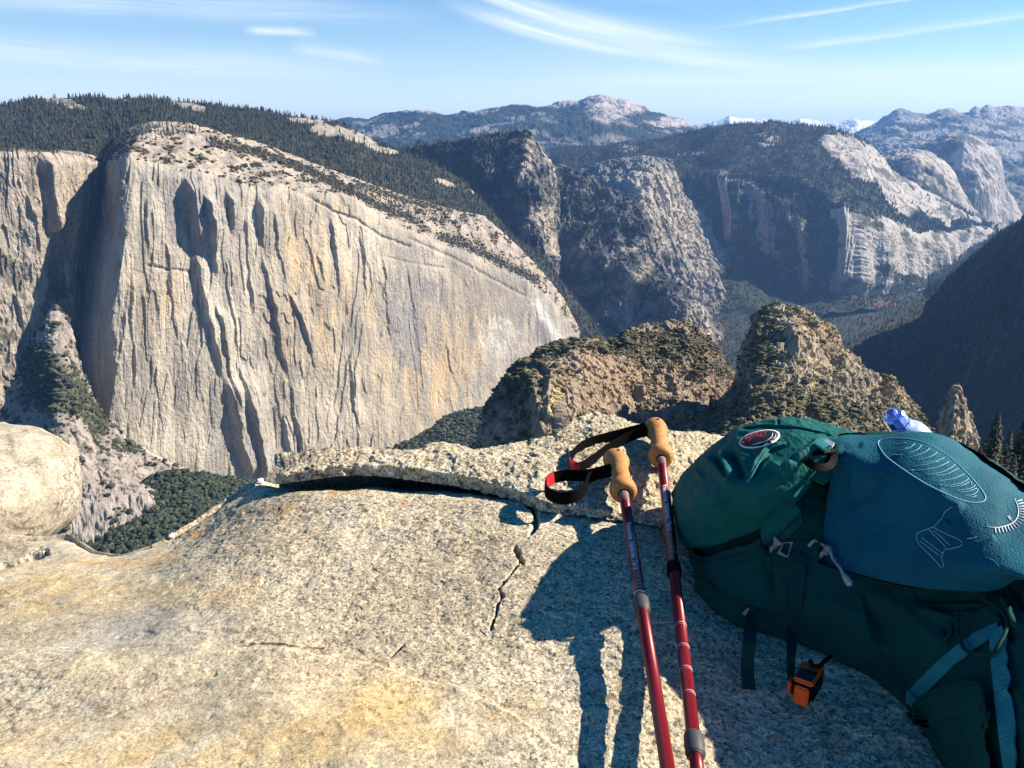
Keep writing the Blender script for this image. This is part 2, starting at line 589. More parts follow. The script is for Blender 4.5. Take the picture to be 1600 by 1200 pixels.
def c_bask(P, px, py, T, n):
    v = veg_noise(P, (420, 420, 200), 71, 0.0)
    edge, tt = seg_dist(px, py, [(1400, 240), (1450, 246), (1478, 268), (1497, 290), (1506, 310), (1515, 325)])
    v = np.clip(v + 0.35, 0, 1) * (1 - np.exp(-(edge / 13) ** 2))
    return lerp(np.array([.52, .45, .37]), FOREST * 1.3, v)
relief('mountain', [
    [(1300, 275, 13000), (1350, 252, 12900), (1394, 237, 12800), (1412, 234, 12700), (1450, 238, 12600), (1475, 255, 12600), (1490, 270, 12600), (1500, 285, 12600), (1510, 306, 12500), (1521, 324, 12400), (1540, 345, 12300)],
    [(1300, 300, 12000), (1350, 285, 11900), (1394, 262, 11800), (1425, 255, 11700), (1448, 264, 11700), (1466, 278, 11800), (1480, 292, 11900), (1492, 305, 12000), (1503, 320, 12000), (1515, 335, 12000), (1530, 352, 11900)],
    [(1300, 390, 11000), (1425, 380, 11000), (1530, 390, 11200)]], 240, [30, 30], M_MOUNT, d_dome, c_bask,
    'rounded granite dome with a bright curved edge above dark forest', 'mountain', back=(1200, 800))

# north wall of the valley
N_RIBS = [[(1131, 284), (1134, 310), (1139, 345), (1137, 370)], [(1180, 300), (1192, 340), (1198, 390)], [(1250, 350), (1258, 400), (1263, 450)], [(1215, 320), (1226, 370), (1232, 420)], [(1300, 320), (1310, 380), (1316, 460)], [(1345, 365), (1352, 420), (1362, 470)], [(1395, 390), (1400, 430), (1412, 460)], [(1436, 378), (1440, 420), (1446, 455)]]
N_AMP = [150, 90, 150, 70, 150, 70, 60, 80]
def saw(s, w, l):
    """a buttress: steep flank over w, easing back over l to the right"""
    return np.where(s < 0, np.exp(-(s / (w * 0.35)) ** 2) * 0.0, np.where(s < w, s / w, np.exp(-(s - w) / l)))
def ribs(P, px, py, lines, amps, w, l, D):
    h = np.zeros(px.shape)
    for ln, a in zip(lines, amps):
        y0, y1 = ln[0][1], ln[-1][1]
        x = poly_x(ln, py)
        fade = sm(y0 - 6, y0 + 14, py) * (1 - sm(y1 - 8, y1 + 10, py))
        h += a * fade * saw((px - x) * D / F_PX + w * 0.5, w, l)
    return h
def d_north(P, px, py, T, n):
    cl = sm(0.85, 1.15, T) * (1 - sm(1.9, 2.15, T))
    a = sm(-0.3, 0.5, np.abs(T) + 0.15)
    d = 110 * fbm(P, (900, 900, 700), 4, 0.5, 81, True) * a * (1 - .85 * cl) + 28 * fbm(P, 220, 4, 0.55, 82) * a * (1 - .7 * cl)
    d = d + cl * (55 * fbm(np.stack([px * 6.9, 0 * px, P[..., 2]], -1), (240, 240, 1400), 4, 0.55, 83, True))
    d = d + cl * (60 * blocky(np.stack([px * 6.9, 0 * px, P[..., 2]], -1), (260, 260, 9000), 5, 4, 84) + 18 * fbm(P, 80, 4, .6, 85, True))
    return d + ribs(P, px, py, N_RIBS, N_AMP, 80, 300, 8600)
ARCH = [(1300, 335), (1332, 345), (1369, 347), (1431, 375), (1490, 365), (1552, 358), (1552, 372), (1506, 402), (1475, 430), (1444, 460), (1405, 462), (1440, 448), (1412, 436), (1372, 432), (1362, 470), (1300, 470), (1308, 400)]
SLAB1 = [(1275, 216), (1300, 212), (1375, 240), (1385, 262), (1430, 290), (1470, 312), (1500, 332), (1540, 352), (1500, 350), (1478, 356), (1440, 338), (1395, 345), (1385, 325), (1345, 285), (1325, 270), (1290, 232)]
def soft_poly(P, px, py, poly, s, amp, seed):
    k = fbm(P, s, 4, 0.6, seed)
    return in_poly(px + amp * k, py + amp * 0.6 * fbm(P, s, 4, 0.6, seed + 50), poly)
def c_north(P, px, py, T, n):
    v = np.full(px.shape, 0.96)
    f = fbm(P, (420, 420, 200), 5, 0.62, 91)
    rock = soft_poly(P, px, py, SLAB1, 350, 26, 92) | soft_poly(P, px, py, ARCH, 300, 14, 93)
    v = np.where(rock, 0.06 + 0.75 * sm(-0.02, 0.2, f), v)
    d1, t1 = seg_dist(px, py, N_RIBS[0]); v = np.where(d1 < 7, 0.25, v)
    d2, t2 = seg_dist(px, py, N_RIBS[1]); v = np.where(d2 + 40 * f < 12, 0.45, v)
    d3, t3 = seg_dist(px, py, N_RIBS[2]); v = np.where(d3 + 30 * f < 9, 0.35, v)
    for (cx, cy, rx, ry) in ((1195, 228, 26, 10), (1080, 248, 22, 8), (980, 240, 25, 8), (1010, 262, 40, 8), (1340, 222, 40, 8)):
        v = np.where(((px - cx) / rx) ** 2 + ((py - cy) / ry) ** 2 + 2.2 * f < 1, 0.25 + 0.5 * sm(0, .2, f), v)
    cl = sm(0.9, 1.05, T) * (1 - sm(1.9, 2.1, T))
    spk = sm(0.10, 0.22, fbm(P, (120, 120, 90), 4, .65, 95))
    v = v * (1 - 0.30 * cl * spk * (v > 0.9))
    low = sm(1.95, 2.2, T)
    v = np.where(low > 0.5, 0.97, v)
    c = lerp(np.array([.46, .41, .36]), FOREST * 1.15, v)
    red = np.exp(-(((px - 1395) / 50) ** 2 + ((py - 478) / 6) ** 2))
    return lerp(c, np.array([.16, .085, .05]), np.clip(red * 1.6 * sm(0.0, .12, f + .1), 0, 1))
NORTH = relief('mountain', [
    [(860, 240, 11600), (930, 232, 11600), (1000, 226, 11500), (1060, 216, 11400), (1100, 206, 11200), (1147, 197, 11000), (1194, 196, 10900), (1241, 197, 10800), (1287, 201, 10600), (1330, 213, 10600), (1375, 245, 10700), (1400, 272, 10800), (1437, 300, 10900), (1475, 316, 11000), (1506, 332, 11100), (1531, 351, 11200), (1556, 358, 11300)],
    [(860, 300, 9700), (960, 290, 9500), (1040, 282, 9300), (1100, 285, 9150), (1131, 283, 9000), (1190, 285, 8800), (1250, 288, 8600), (1300, 312, 8350), (1340, 336, 8250), (1369, 349, 8400), (1400, 366, 8700), (1431, 377, 9000), (1460, 372, 9400), (1490, 367, 9800), (1530, 362, 10400), (1556, 362, 10800)],
    [(860, 420, 8800), (960, 430, 8600), (1040, 440, 8500), (1110, 410, 8500), (1150, 415, 8400), (1200, 440, 8200), (1250, 458, 8000), (1300, 468, 7800), (1335, 468, 7700), (1362, 466, 7850), (1400, 462, 8250), (1444, 458, 8700), (1475, 427, 9200), (1506, 399, 9800), (1556, 367, 10700)],
    [(860, 560, 7000), (1000, 560, 6800), (1110, 550, 6800), (1200, 525, 6900), (1300, 500, 7100), (1400, 488, 7500), (1444, 480, 7900), (1490, 450, 8400), (1556, 400, 9600)]], 1100, [110, 180, 60], M_MOUNT, d_north, c_north,
    'long forested valley wall with bare slabs and a bright cliff above the valley floor', 'mountain', back=(1500, 700))

# three stepped peaks
def rockface(amp, seed, s=(220, 220, 420)):
    def f(P, px, py, T, n):
        a = sm(-0.3, 0.4, np.abs(T) + 0.15)
        return amp * a * (.75 * fbm(P, s, 5, 0.58, seed, True) + 2.2 * blocky(P, s, 5, 4, seed + 3) + 0.45 * fbm(P, 70, 4, 0.6, seed + 7, True))
    return f
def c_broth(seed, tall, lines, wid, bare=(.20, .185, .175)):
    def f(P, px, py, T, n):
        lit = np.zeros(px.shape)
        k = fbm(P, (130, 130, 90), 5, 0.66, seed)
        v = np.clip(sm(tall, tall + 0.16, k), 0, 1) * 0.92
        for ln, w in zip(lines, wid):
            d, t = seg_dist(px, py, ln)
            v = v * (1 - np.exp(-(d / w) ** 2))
            lit = np.maximum(lit, np.exp(-(d / w) ** 2))  # sunlit edges painted into the colour as paler rock
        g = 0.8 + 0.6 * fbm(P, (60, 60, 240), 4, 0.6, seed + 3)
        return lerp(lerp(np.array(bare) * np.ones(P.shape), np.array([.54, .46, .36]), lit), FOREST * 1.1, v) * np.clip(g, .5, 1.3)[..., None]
    return f
relief('mountain', [
    [(850, 300, 8900), (885, 278, 8900), (922, 264, 8800), (965, 250, 8700), (1000, 247, 8600), (1028, 250, 8600), (1044, 260, 8650), (1059, 290, 8800), (1075, 316, 8850), (1103, 334, 8800), (1115, 366, 8700), (1137, 394, 8600), (1153, 442, 8400), (1170, 500, 8200)],
    [(850, 330, 8500), (885, 305, 8400), (922, 295, 8200), (968, 287, 7900), (995, 281, 7800), (1012, 278, 7850), (1040, 277, 8150), (1052, 298, 8350), (1062, 325, 8500), (1082, 350, 8450), (1098, 385, 8300), (1118, 415, 8150), (1130, 455, 8000), (1145, 510, 7800)],
    [(850, 430, 7800), (885, 420, 7600), (930, 415, 7400), (985, 405, 7200), (1005, 403, 7200), (1025, 402, 7300), (1050, 395, 7600), (1072, 390, 7850), (1086, 394, 7900), (1098, 415, 7800), (1110, 435, 7700), (1122, 455, 7600), (1130, 480, 7500), (1140, 530, 7400)],
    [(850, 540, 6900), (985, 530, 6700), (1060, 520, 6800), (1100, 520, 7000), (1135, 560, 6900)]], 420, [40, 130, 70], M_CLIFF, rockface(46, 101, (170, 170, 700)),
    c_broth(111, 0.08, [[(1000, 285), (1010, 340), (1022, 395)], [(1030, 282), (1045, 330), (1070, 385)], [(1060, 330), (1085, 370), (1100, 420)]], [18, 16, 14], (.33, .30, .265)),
    'sheer pale right-facing cliff on the rearmost of three stepped peaks', 'mountain', back=(900, 500))
relief('mountain', [
    [(836, 275, 7500), (850, 260, 7450), (862, 255, 7400), (890, 263, 7350), (915, 273, 7300), (937, 286, 7250), (975, 304, 7150), (1000, 321, 7100), (1011, 330, 7100), (1018, 345, 7250)],
    [(836, 350, 7100), (860, 335, 7000), (880, 332, 6900), (905, 335, 6800), (930, 342, 6750), (960, 352, 6650), (985, 360, 6600), (1004, 364, 6600), (1020, 372, 6800), (1034, 395, 7100)],
    [(836, 420, 6700), (860, 410, 6600), (880, 408, 6500), (905, 410, 6400), (930, 412, 6300), (950, 416, 6250), (972, 420, 6200), (988, 422, 6250), (1012, 424, 6500), (1040, 435, 6800)],
    [(836, 490, 6500), (860, 485, 6400), (880, 485, 6300), (905, 492, 6200), (930, 497, 6100), (950, 500, 6050), (968, 503, 6000), (984, 503, 6050), (1010, 470, 6150), (1040, 470, 6000), (1070, 480, 5900), (1084, 490, 6000), (1112, 505, 6400), (1124, 535, 6600)],
    [(836, 580, 5900), (905, 590, 5700), (984, 590, 5600), (1040, 590, 5500), (1084, 590, 5600), (1130, 600, 5900)]], 420, [70, 60, 70, 50], M_CLIFF, rockface(48, 121, (180, 180, 300)),
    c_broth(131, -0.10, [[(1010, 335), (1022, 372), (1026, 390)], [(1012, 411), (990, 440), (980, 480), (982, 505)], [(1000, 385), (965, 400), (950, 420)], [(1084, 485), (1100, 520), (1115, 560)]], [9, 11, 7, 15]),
    'dark craggy middle peak of three with a bright right edge', 'mountain', back=(600, 400))
PEAK = relief('mountain', [
    [(540, 275, 6900), (600, 245, 6800), (640, 233, 6700), (700, 223, 6550), (760, 214, 6450), (800, 208, 6400), (820, 206, 6380), (830, 217, 6380), (842, 235, 6420), (856, 250, 6500), (864, 275, 6600), (868, 300, 6700)],
    [(540, 320, 6500), (620, 290, 6400), (680, 283, 6300), (740, 275, 6200), (790, 272, 6100), (812, 275, 6030), (824, 280, 6000), (834, 288, 6050), (842, 295, 6200), (852, 310, 6400), (862, 330, 6600), (870, 350, 6700)],
    [(540, 420, 6000), (700, 390, 6000), (790, 370, 5960), (820, 365, 5930), (840, 370, 5930), (850, 375, 6000), (858, 385, 6200), (866, 400, 6450), (874, 420, 6600)],
    [(540, 520, 5900), (790, 470, 5850), (850, 470, 5870), (880, 500, 6100)]], 440, [70, 70, 40], M_CLIFF, rockface(42, 141, (170, 170, 330)),
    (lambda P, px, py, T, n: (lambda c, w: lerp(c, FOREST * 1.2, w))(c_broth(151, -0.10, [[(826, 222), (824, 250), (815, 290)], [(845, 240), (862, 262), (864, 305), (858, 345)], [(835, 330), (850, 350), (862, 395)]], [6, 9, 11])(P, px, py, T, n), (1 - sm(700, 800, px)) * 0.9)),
    'nearest of three stepped peaks, a dark pointed crag with a sunlit right edge', 'mountain', back=(500, 300))
# ------------------------------------------------------------------ forested rim behind the great wall
def d_rim(P, px, py, T, n):
    a = sm(-0.3, 0.5, np.abs(T) + 0.1)
    return (34 * fbm(P, (500, 500, 400), 4, 0.55, 201) + 9 * fbm(P, 90, 3, 0.5, 202)) * a
RIM_BARE = [(95, 160, 42, 8), (185, 155, 18, 4), (290, 163, 32, 6), (520, 205, 60, 12), (560, 217, 40, 9), (470, 190, 25, 5), (590, 232, 40, 7), (690, 283, 22, 5), (750, 300, 20, 4)]
def rim_veg(P, px, py):
    k = fbm(P, (90, 160, 60), 4, 0.62, 205)
    v = np.full(px.shape, 1.0)
    for cx, cy, rx, ry in RIM_BARE:
        v = np.where(((px - cx) / rx) ** 2 + ((py - cy - 0.22 * (px - cx)) / ry) ** 2 + 2.0 * k < 0.8, 0.12, v)
    return v
def c_rim(P, px, py, T, n):
    g = 0.8 + 0.7 * fbm(P, 60, 4, 0.6, 207)
    return lerp(np.array([.46, .40, .33]) * g[..., None], np.array([.05, .052, .034]), rim_veg(P, px, py))
RIM = relief('forest_hill', [
    [(-150, 172, 5500), (-50, 168, 5500), (0, 164, 5500), (60, 155, 5500), (150, 152, 5500), (250, 155, 5500), (330, 162, 5500), (400, 172, 5500), (470, 184, 5550), (530, 192, 5600), (570, 210, 5600), (620, 234, 5600), (680, 255, 5650), (720, 278, 5700), (760, 318, 5750), (800, 366, 5800), (850, 406, 5850), (890, 456, 5900), (930, 505, 5900), (980, 560, 5900)],
    [(-150, 200, 4900), (0, 200, 4900), (100, 200, 4900), (170, 200, 4950), (260, 178, 4950), (350, 190, 5000), (450, 215, 5050), (550, 242, 5150), (650, 285, 5300), (740, 330, 5450), (800, 385, 5600), (860, 440, 5750), (920, 520, 5800), (970, 570, 5800)],
    [(-150, 246, 4400), (0, 246, 4400), (100, 248, 4450), (170, 262, 4500), (250, 215, 4350), (350, 225, 4450), (450, 255, 4600), (550, 292, 4800), (650, 326, 5100), (750, 356, 5300), (820, 425, 5550), (880, 495, 5720), (930, 570, 5780), (960, 600, 5780)]],
    900, [70, 110], M_CLIFF, d_rim, c_rim, 'conifer-covered hill along the skyline behind the great granite wall', 'hill', back=(700, 250), skirt=500)

# ------------------------------------------------------------------ the great granite wall
FL = [
    ([(284, 272), (290, 300), (296, 345), (303, 395)], 70, 16, 150),
    ([(300, 395), (308, 440), (318, 490), (332, 545), (346, 600)], 46, 14, 150),
    ([(346, 585), (356, 640), (366, 690), (388, 760)], 70, 20, 170),
    ([(306, 300), (318, 345), (328, 385), (331, 440)], 60, 14, 90),
    ([(349, 292), (354, 340), (360, 372)], 40, 10, 80),
    ([(398, 305), (401, 350), (408, 400)], 50, 13, 110),
    ([(404, 395), (418, 470), (436, 545), (452, 600)], 44, 12, 120),
    ([(450, 590), (456, 650), (470, 730), (480, 770)], 50, 16, 130),
    ([(420, 325), (428, 390), (442, 450)], 36, 10, 90),
    ([(440, 450), (466, 500), (486, 560), (492, 590)], 34, 10, 110),
    ([(509, 335), (516, 380), (523, 430), (528, 478)], 28, 8, 100),
    ([(487, 385), (496, 415), (503, 455)], 22, 8, 90),
    ([(252, 372), (262, 430), (270, 500), (276, 545)], 16, 7, 90),
    ([(330, 470), (345, 545), (356, 590), (366, 640)], 38, 10, 90),
    ([(370, 560), (376, 620), (396, 700), (410, 770)], 46, 13, 120),
    ([(225, 300), (222, 360), (232, 410)], 14, 7, 110),
    ([(345, 400), (352, 455), (362, 520), (372, 580)], 24, 8, 90),
    ([(378, 330), (384, 420), (392, 500)], 18, 7, 80),
    ([(560, 350), (566, 420), (574, 500)], 12, 6, 140),
    ([(594, 395), (600, 470), (612, 540)], 16, 8, 220),
    ([(633, 400), (640, 460), (648, 520)], 8, 6, 180),
    ([(735, 400), (738, 440), (742, 470)], 8, 6, 160),
    ([(206, 420), (204, 500), (210, 580), (206, 640)], 14, 7, 110),
    ([(240, 560), (246, 620), (256, 680)], 10, 6, 90),
    ([(440, 640), (448, 700), (462, 760)], 30, 10, 100),
    ([(540, 540), (548, 620), (560, 690)], 12, 7, 120),
    ([(690, 520), (700, 570), (716, 610)], 10, 7, 120),
]
def gauss(px, py, cx, cy, rx, ry, k=0.0):
    return np.exp(-np.clip(((px - cx) / rx) ** 2 + ((py - cy) / ry) ** 2 + k, 0, 50))
def wall_mask(T):
    return sm(0.80, 1.10, T) * (1 - sm(3.0, 3.25, T))
def d_wall(P, px, py, T, n):
    w = wall_mask(T)
    a = sm(-0.2, 0.3, np.abs(T) + 0.1)
    D = P[..., 1]
    west = 1 - sm(178, 205, px)
    right = sm(560, 620, px)
    q = P * np.array([1, 1, 0.16])
    calm = 1 - .6 * gauss(px, py, 270, 660, 90, 90)
    S = np.stack([px * 2.75, 0.05 * P[..., 1], P[..., 2]], -1)
    d = 26 * a * fbm(P, (600, 600, 500), 3, 0.5, 221) * (0.4 + 0.6 * w)
    d += w * calm * (1 - 0.5 * right) * (5 * fbm(S, (190, 190, 1200), 3, 0.5, 223, True) + 34 * blocky(S, (170, 170, 900), 5, 4, 232, .10) + 9 * blocky(S, (60, 60, 420), 4, 3, 233, .12))
    d += w * (3.2 * blocky(S, (30, 30, 120), 4, 3, 234, .15) + 1.8 * fbm(S, (26, 26, 60), 4, 0.6, 225, True) + 2.0 * fbm(P, 12, 3, 0.6, 226))
    d += (1 - w) * a * (9 * fbm(P, (90, 90, 60), 4, 0.6, 227, True) + 9 * blocky(P, (70, 70, 30), 4, 3, 235) + 3.0 * fbm(P, 20, 3, 0.6, 228))
    warp = 4.0 * fbm(P, (120, 120, 90), 3, 0.6, 229) + 3.5 * blocky(P, (60, 60, 60), 4, 3, 236, .15)
    vary = np.clip(0.85 + 1.5 * fbm(P, (500, 500, 420), 2, 0.5, 230), .15, 1.5)
    for ln, A, wd, l in FL:
        y0, y1 = ln[0][1], ln[-1][1]
        x = poly_x(ln, py) + warp
        fade = sm(y0, y0 + 26, py) * (1 - sm(y1 - 40, y1 + 4, py))
        s_ = (px - x) * D / F_PX
        wloc = wd * (.45 + .4 * vary)
        h = np.where(s_ < 0, 0, np.where(s_ < wloc, s_ / wloc, np.clip(1 - (s_ - wloc) / l, 0, 1) ** 1.3))
        d += w * .72 * A * fade * vary * h
    for ln, dep in (([(230, 415), (262, 422), (300, 424)], 7), ([(600, 402), (650, 412), (690, 420)], 5), ([(425, 275), (470, 300), (520, 330), (560, 345), (600, 372), (640, 385)], 10), ([(640, 372), (700, 400), (760, 432), (820, 462)], 7)):
        dd, tt = seg_dist(px, py + warp * 0.6, ln)
        d -= dep * np.exp(-(dd / 2.6) ** 2)
    d -= west * w * 14 * fbm(P, (80, 80, 160), 4, 0.6, 231)
    return d
def wall_scrub(P, px, py, T):
    """where brush grows on the sloping top of the wall"""
    k = fbm(P, (70, 110, 60), 4, 0.62, 241)
    v = sm(0.02, 0.18, k) * 0.8
    band1, _ = seg_dist(px, py, [(330, 222), (400, 240), (470, 262), (530, 292), (580, 318), (620, 335), (650, 345)])
    band2, _ = seg_dist(px, py, [(560, 290), (610, 305), (650, 318), (700, 330)])
    band3, _ = seg_dist(px, py, [(690, 372), (730, 385), (780, 410), (835, 438)])
    v = np.maximum(v, 1.2 * np.exp(-(band1 / 6) ** 2))
    v = np.maximum(v, 0.9 * np.exp(-(band2 / 6) ** 2))
    v = np.maximum(v, 1.1 * np.exp(-(band3 / 8) ** 2))
    v *= 1 - 0.8 * gauss(px, py, 250, 198, 70, 12)
    return np.clip(v, 0, 1) * (1 - sm(0.85, 1.03, T))
def c_wall(P, px, py, T, n):
    w = wall_mask(T)
    q = np.stack([px * 2.75, 0 * px, P[..., 2] * .07], -1)
    s1 = fbm(q, 90, 4, 0.6, 251)
    s2 = fbm(q, 28, 3, 0.6, 252)
    k = fbm(P, (120, 120, 200), 4, 0.6, 253)
    base = np.array([.385, .34, .28]) * np.ones(P.shape)
    gold = np.array([.48, .345, .20])
    grey = np.array([.225, .21, .195])
    pale = np.array([.52, .465, .375])
    base = lerp(base, pale, sm(0.0, .35, s1) * 0.75)
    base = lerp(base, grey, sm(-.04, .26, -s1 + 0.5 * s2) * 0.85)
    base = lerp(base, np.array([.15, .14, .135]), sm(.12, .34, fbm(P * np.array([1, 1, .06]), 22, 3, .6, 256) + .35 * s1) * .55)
    g = gauss(px, py, 520, 460, 90, 170) * .9 + gauss(px, py, 720, 520, 70, 90) * 1.0 + gauss(px, py, 235, 460, 40, 90) * 0.8 + gauss(px, py, 600, 620, 70, 90) * .5 + gauss(px, py, 445, 430, 16, 110) * 1.0 + gauss(px, py, 690, 590, 50, 60) * .8
    base = lerp(base, gold, np.clip(g * (0.6 + 2.0 * (s2 + .6 * k)), 0, 1) * 0.8)
    base = lerp(base, pale * 1.05, np.clip(gauss(px, py, 560, 370, 50, 60) + gauss(px, py, 250, 690, 100, 50) + .7 * gauss(px, py, 540, 640, 60, 90), 0, 1) * 0.65)
    # dark water streaks below the right-hand rim and the grey diorite patch
    band, t = seg_dist(px, py, [(600, 395), (680, 420), (760, 450), (850, 480)])
    dark = np.exp(-((py - (395 + (px - 600) * 0.36) - 32) / 34) ** 2) * sm(0.0, 0.25, s2 + 0.3 * s1 + 0.06) * sm(585, 610, px)
    base = lerp(base, np.array([.17, .16, .17]), np.clip(dark, 0, 1) * 0.8)
    kk = fbm(P, 34, 4, .68, 258)
    pat = in_poly(px + 10 * k + 22 * kk, py + 14 * s2 + 22 * kk, [(604, 470), (635, 478), (660, 500), (664, 540), (655, 585), (625, 570), (608, 530)])
    base = lerp(base, np.array([.25, .24, .235]), pat * np.clip(.75 + 1.4 * kk, 0, 1))
    white = in_poly(px + 12 * k + 26 * kk, py + 9 * s2 + 20 * kk, [(752, 505), (785, 490), (812, 520), (800, 560), (770, 560), (748, 535)])
    base = lerp(base, np.array([.53, .505, .455]), white * np.clip(.55 + 1.2 * kk, 0, .8))
    gp = np.clip(gauss(px, py, 800, 590, 60, 40) + gauss(px, py, 740, 600, 26, 30) * .6 + gauss(px, py, 640, 480, 36, 60) * .6 + gauss(px, py, 300, 330, 60, 60) * .7 + gauss(px, py, 380, 690, 34, 80) * .8, 0, 1)
    base = lerp(base, np.array([.27, .26, .245]), np.clip(gp * (.6 + 2 * kk + s2), 0, 1) * .7)
    str_, _ = seg_dist(px, py, [(838, 475), (855, 505), (868, 525), (884, 560)])
    base = lerp(base, np.array([.62, .60, .57]), np.exp(-(str_ / 7) ** 2) * 0.8)
    str2, _ = seg_dist(px, py, [(846, 505), (856, 560)])
    base = lerp(base, np.array([.16, .15, .17]), np.exp(-(str2 / 5) ** 2) * 0.7)
    base *= (1 + 0.5 * s2 + 0.35 * k)[..., None].clip(.6, 1.4)
    # sloping top: pinkish slabs
    top = lerp(np.array([.40, .335, .265]) * np.ones(P.shape), np.array([.28, .24, .20]), sm(-.1, .25, fbm(P, (60, 140, 60), 4, .6, 255)))
    top = lerp(top, np.array([.47, .33, .21]), np.clip(gauss(px, py, 605, 300, 30, 14), 0, 1) * .8)
    top = lerp(top, np.array([.07, .066, .042]), wall_scrub(P, px, py, T) * 0.55)
    c = lerp(top, base, w)
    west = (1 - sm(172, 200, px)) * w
    c = lerp(c, np.array([.26, .24, .215]), west * 0.6)  # shaded west flank painted darker in the rock colour to deepen its shade
    foot = sm(2.95, 3.2, T)
    return lerp(c, np.array([.16, .15, .11]), foot)
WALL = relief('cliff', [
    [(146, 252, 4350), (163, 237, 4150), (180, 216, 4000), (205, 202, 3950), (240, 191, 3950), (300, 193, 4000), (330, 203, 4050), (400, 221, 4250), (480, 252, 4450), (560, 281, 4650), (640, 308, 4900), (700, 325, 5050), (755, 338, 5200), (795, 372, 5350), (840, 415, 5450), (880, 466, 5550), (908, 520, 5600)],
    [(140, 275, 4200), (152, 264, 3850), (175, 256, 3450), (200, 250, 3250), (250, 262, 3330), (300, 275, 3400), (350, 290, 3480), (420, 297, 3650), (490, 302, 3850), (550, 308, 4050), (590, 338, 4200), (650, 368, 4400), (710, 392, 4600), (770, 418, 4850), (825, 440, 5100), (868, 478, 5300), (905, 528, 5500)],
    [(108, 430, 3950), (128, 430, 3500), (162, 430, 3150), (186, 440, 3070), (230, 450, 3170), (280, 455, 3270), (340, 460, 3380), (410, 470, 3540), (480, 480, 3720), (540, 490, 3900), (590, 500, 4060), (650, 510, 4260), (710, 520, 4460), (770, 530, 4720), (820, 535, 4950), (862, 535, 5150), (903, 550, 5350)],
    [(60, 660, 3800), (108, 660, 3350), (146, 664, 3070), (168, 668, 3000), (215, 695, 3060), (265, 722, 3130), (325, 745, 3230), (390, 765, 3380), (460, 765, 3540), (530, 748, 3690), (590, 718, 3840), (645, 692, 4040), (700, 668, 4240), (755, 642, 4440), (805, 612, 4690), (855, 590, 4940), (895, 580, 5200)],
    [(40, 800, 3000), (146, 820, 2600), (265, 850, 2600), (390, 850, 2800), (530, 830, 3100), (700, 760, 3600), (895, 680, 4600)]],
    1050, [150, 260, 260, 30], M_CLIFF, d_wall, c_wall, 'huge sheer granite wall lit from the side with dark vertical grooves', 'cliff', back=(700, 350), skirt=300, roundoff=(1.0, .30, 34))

# wall left of the shaded gully
def d_left(P, px, py, T, n):
    a = sm(-0.2, 0.3, np.abs(T) + 0.1)
    q = P * np.array([1, 1, 0.2])
    d = a * (14 * fbm(q, 150, 4, 0.55, 261, True) + 30 * blocky(np.stack([px * 2.5, 0 * px, P[..., 2]], -1), (120, 120, 420), 5, 4, 266, .1) + 9 * blocky(P, (40, 40, 130), 4, 3, 267, .12) + 5 * fbm(P, (40, 40, 60), 4, .6, 262) + 2.5 * fbm(P, 15, 3, .6, 263))
    for ln, A, wd, l in (([(62, 240), (66, 280), (70, 320), (72, 370)], 46, 20, 120), ([(40, 300), (52, 350), (60, 400)], 14, 10, 90), ([(20, 455), (30, 490), (36, 520)], 18, 10, 90), ([(-20, 250), (-12, 320), (0, 420)], 18, 12, 100)):
        x = poly_x(ln, py) + 4 * fbm(P, 100, 3, .6, 264)
        d += A * sm(ln[0][1] - 3, ln[0][1] + 15, py) * (1 - sm(ln[-1][1] - 25, ln[-1][1] + 4, py)) * saw((px - x) * 3.1 + wd * .5, wd, l)
    return d
def c_left(P, px, py, T, n):
    q = P * np.array([1, 1, .14])
    s1, s2, k = fbm(q, 90, 4, .6, 271), fbm(q, 28, 3, .6, 272), fbm(P, 110, 4, .62, 273)
    c = lerp(np.array([.37, .32, .26]) * np.ones(P.shape), np.array([.24, .22, .20]), sm(-.1, .3, s1))
    c = lerp(c, np.array([.47, .33, .22]), np.clip(gauss(px, py, 90, 300, 70, 70) * (.5 + 2 * s2), 0, 1) * .6)
    low = sm(330, 480, py)
    c = lerp(c, np.array([.06, .058, .04]), sm(.02, .2, k) * (.15 + .6 * low))
    c = lerp(c, np.array([.06, .062, .04]), 1 - sm(236, 243, py + 6 * k))
    return c * (1 + .4 * s2)[..., None].clip(.6, 1.4)
relief('cliff', [
    [(-220, 230, 4300), (-60, 231, 4320), (0, 232, 4330), (60, 234, 4340), (110, 238, 4350), (150, 246, 4370), (175, 262, 4400)],
    [(-220, 242, 2900), (-60, 242, 3000), (0, 243, 3050), (60, 245, 3120), (110, 248, 3260), (150, 256, 3560), (175, 272, 3900)],
    [(-220, 430, 2750), (-60, 430, 2920), (0, 430, 3010), (60, 430, 3110), (110, 430, 3290), (150, 430, 3560)],
    [(-220, 640, 2650), (-60, 640, 2830), (0, 640, 2940), (60, 640, 3060), (110, 640, 3230), (150, 640, 3450)],
    [(-220, 800, 2500), (150, 800, 2700)]], 420, [16, 130, 130, 20], M_CLIFF, d_left, c_left,
    'broken granite wall beyond the shaded gully', 'cliff', back=(600, 200))

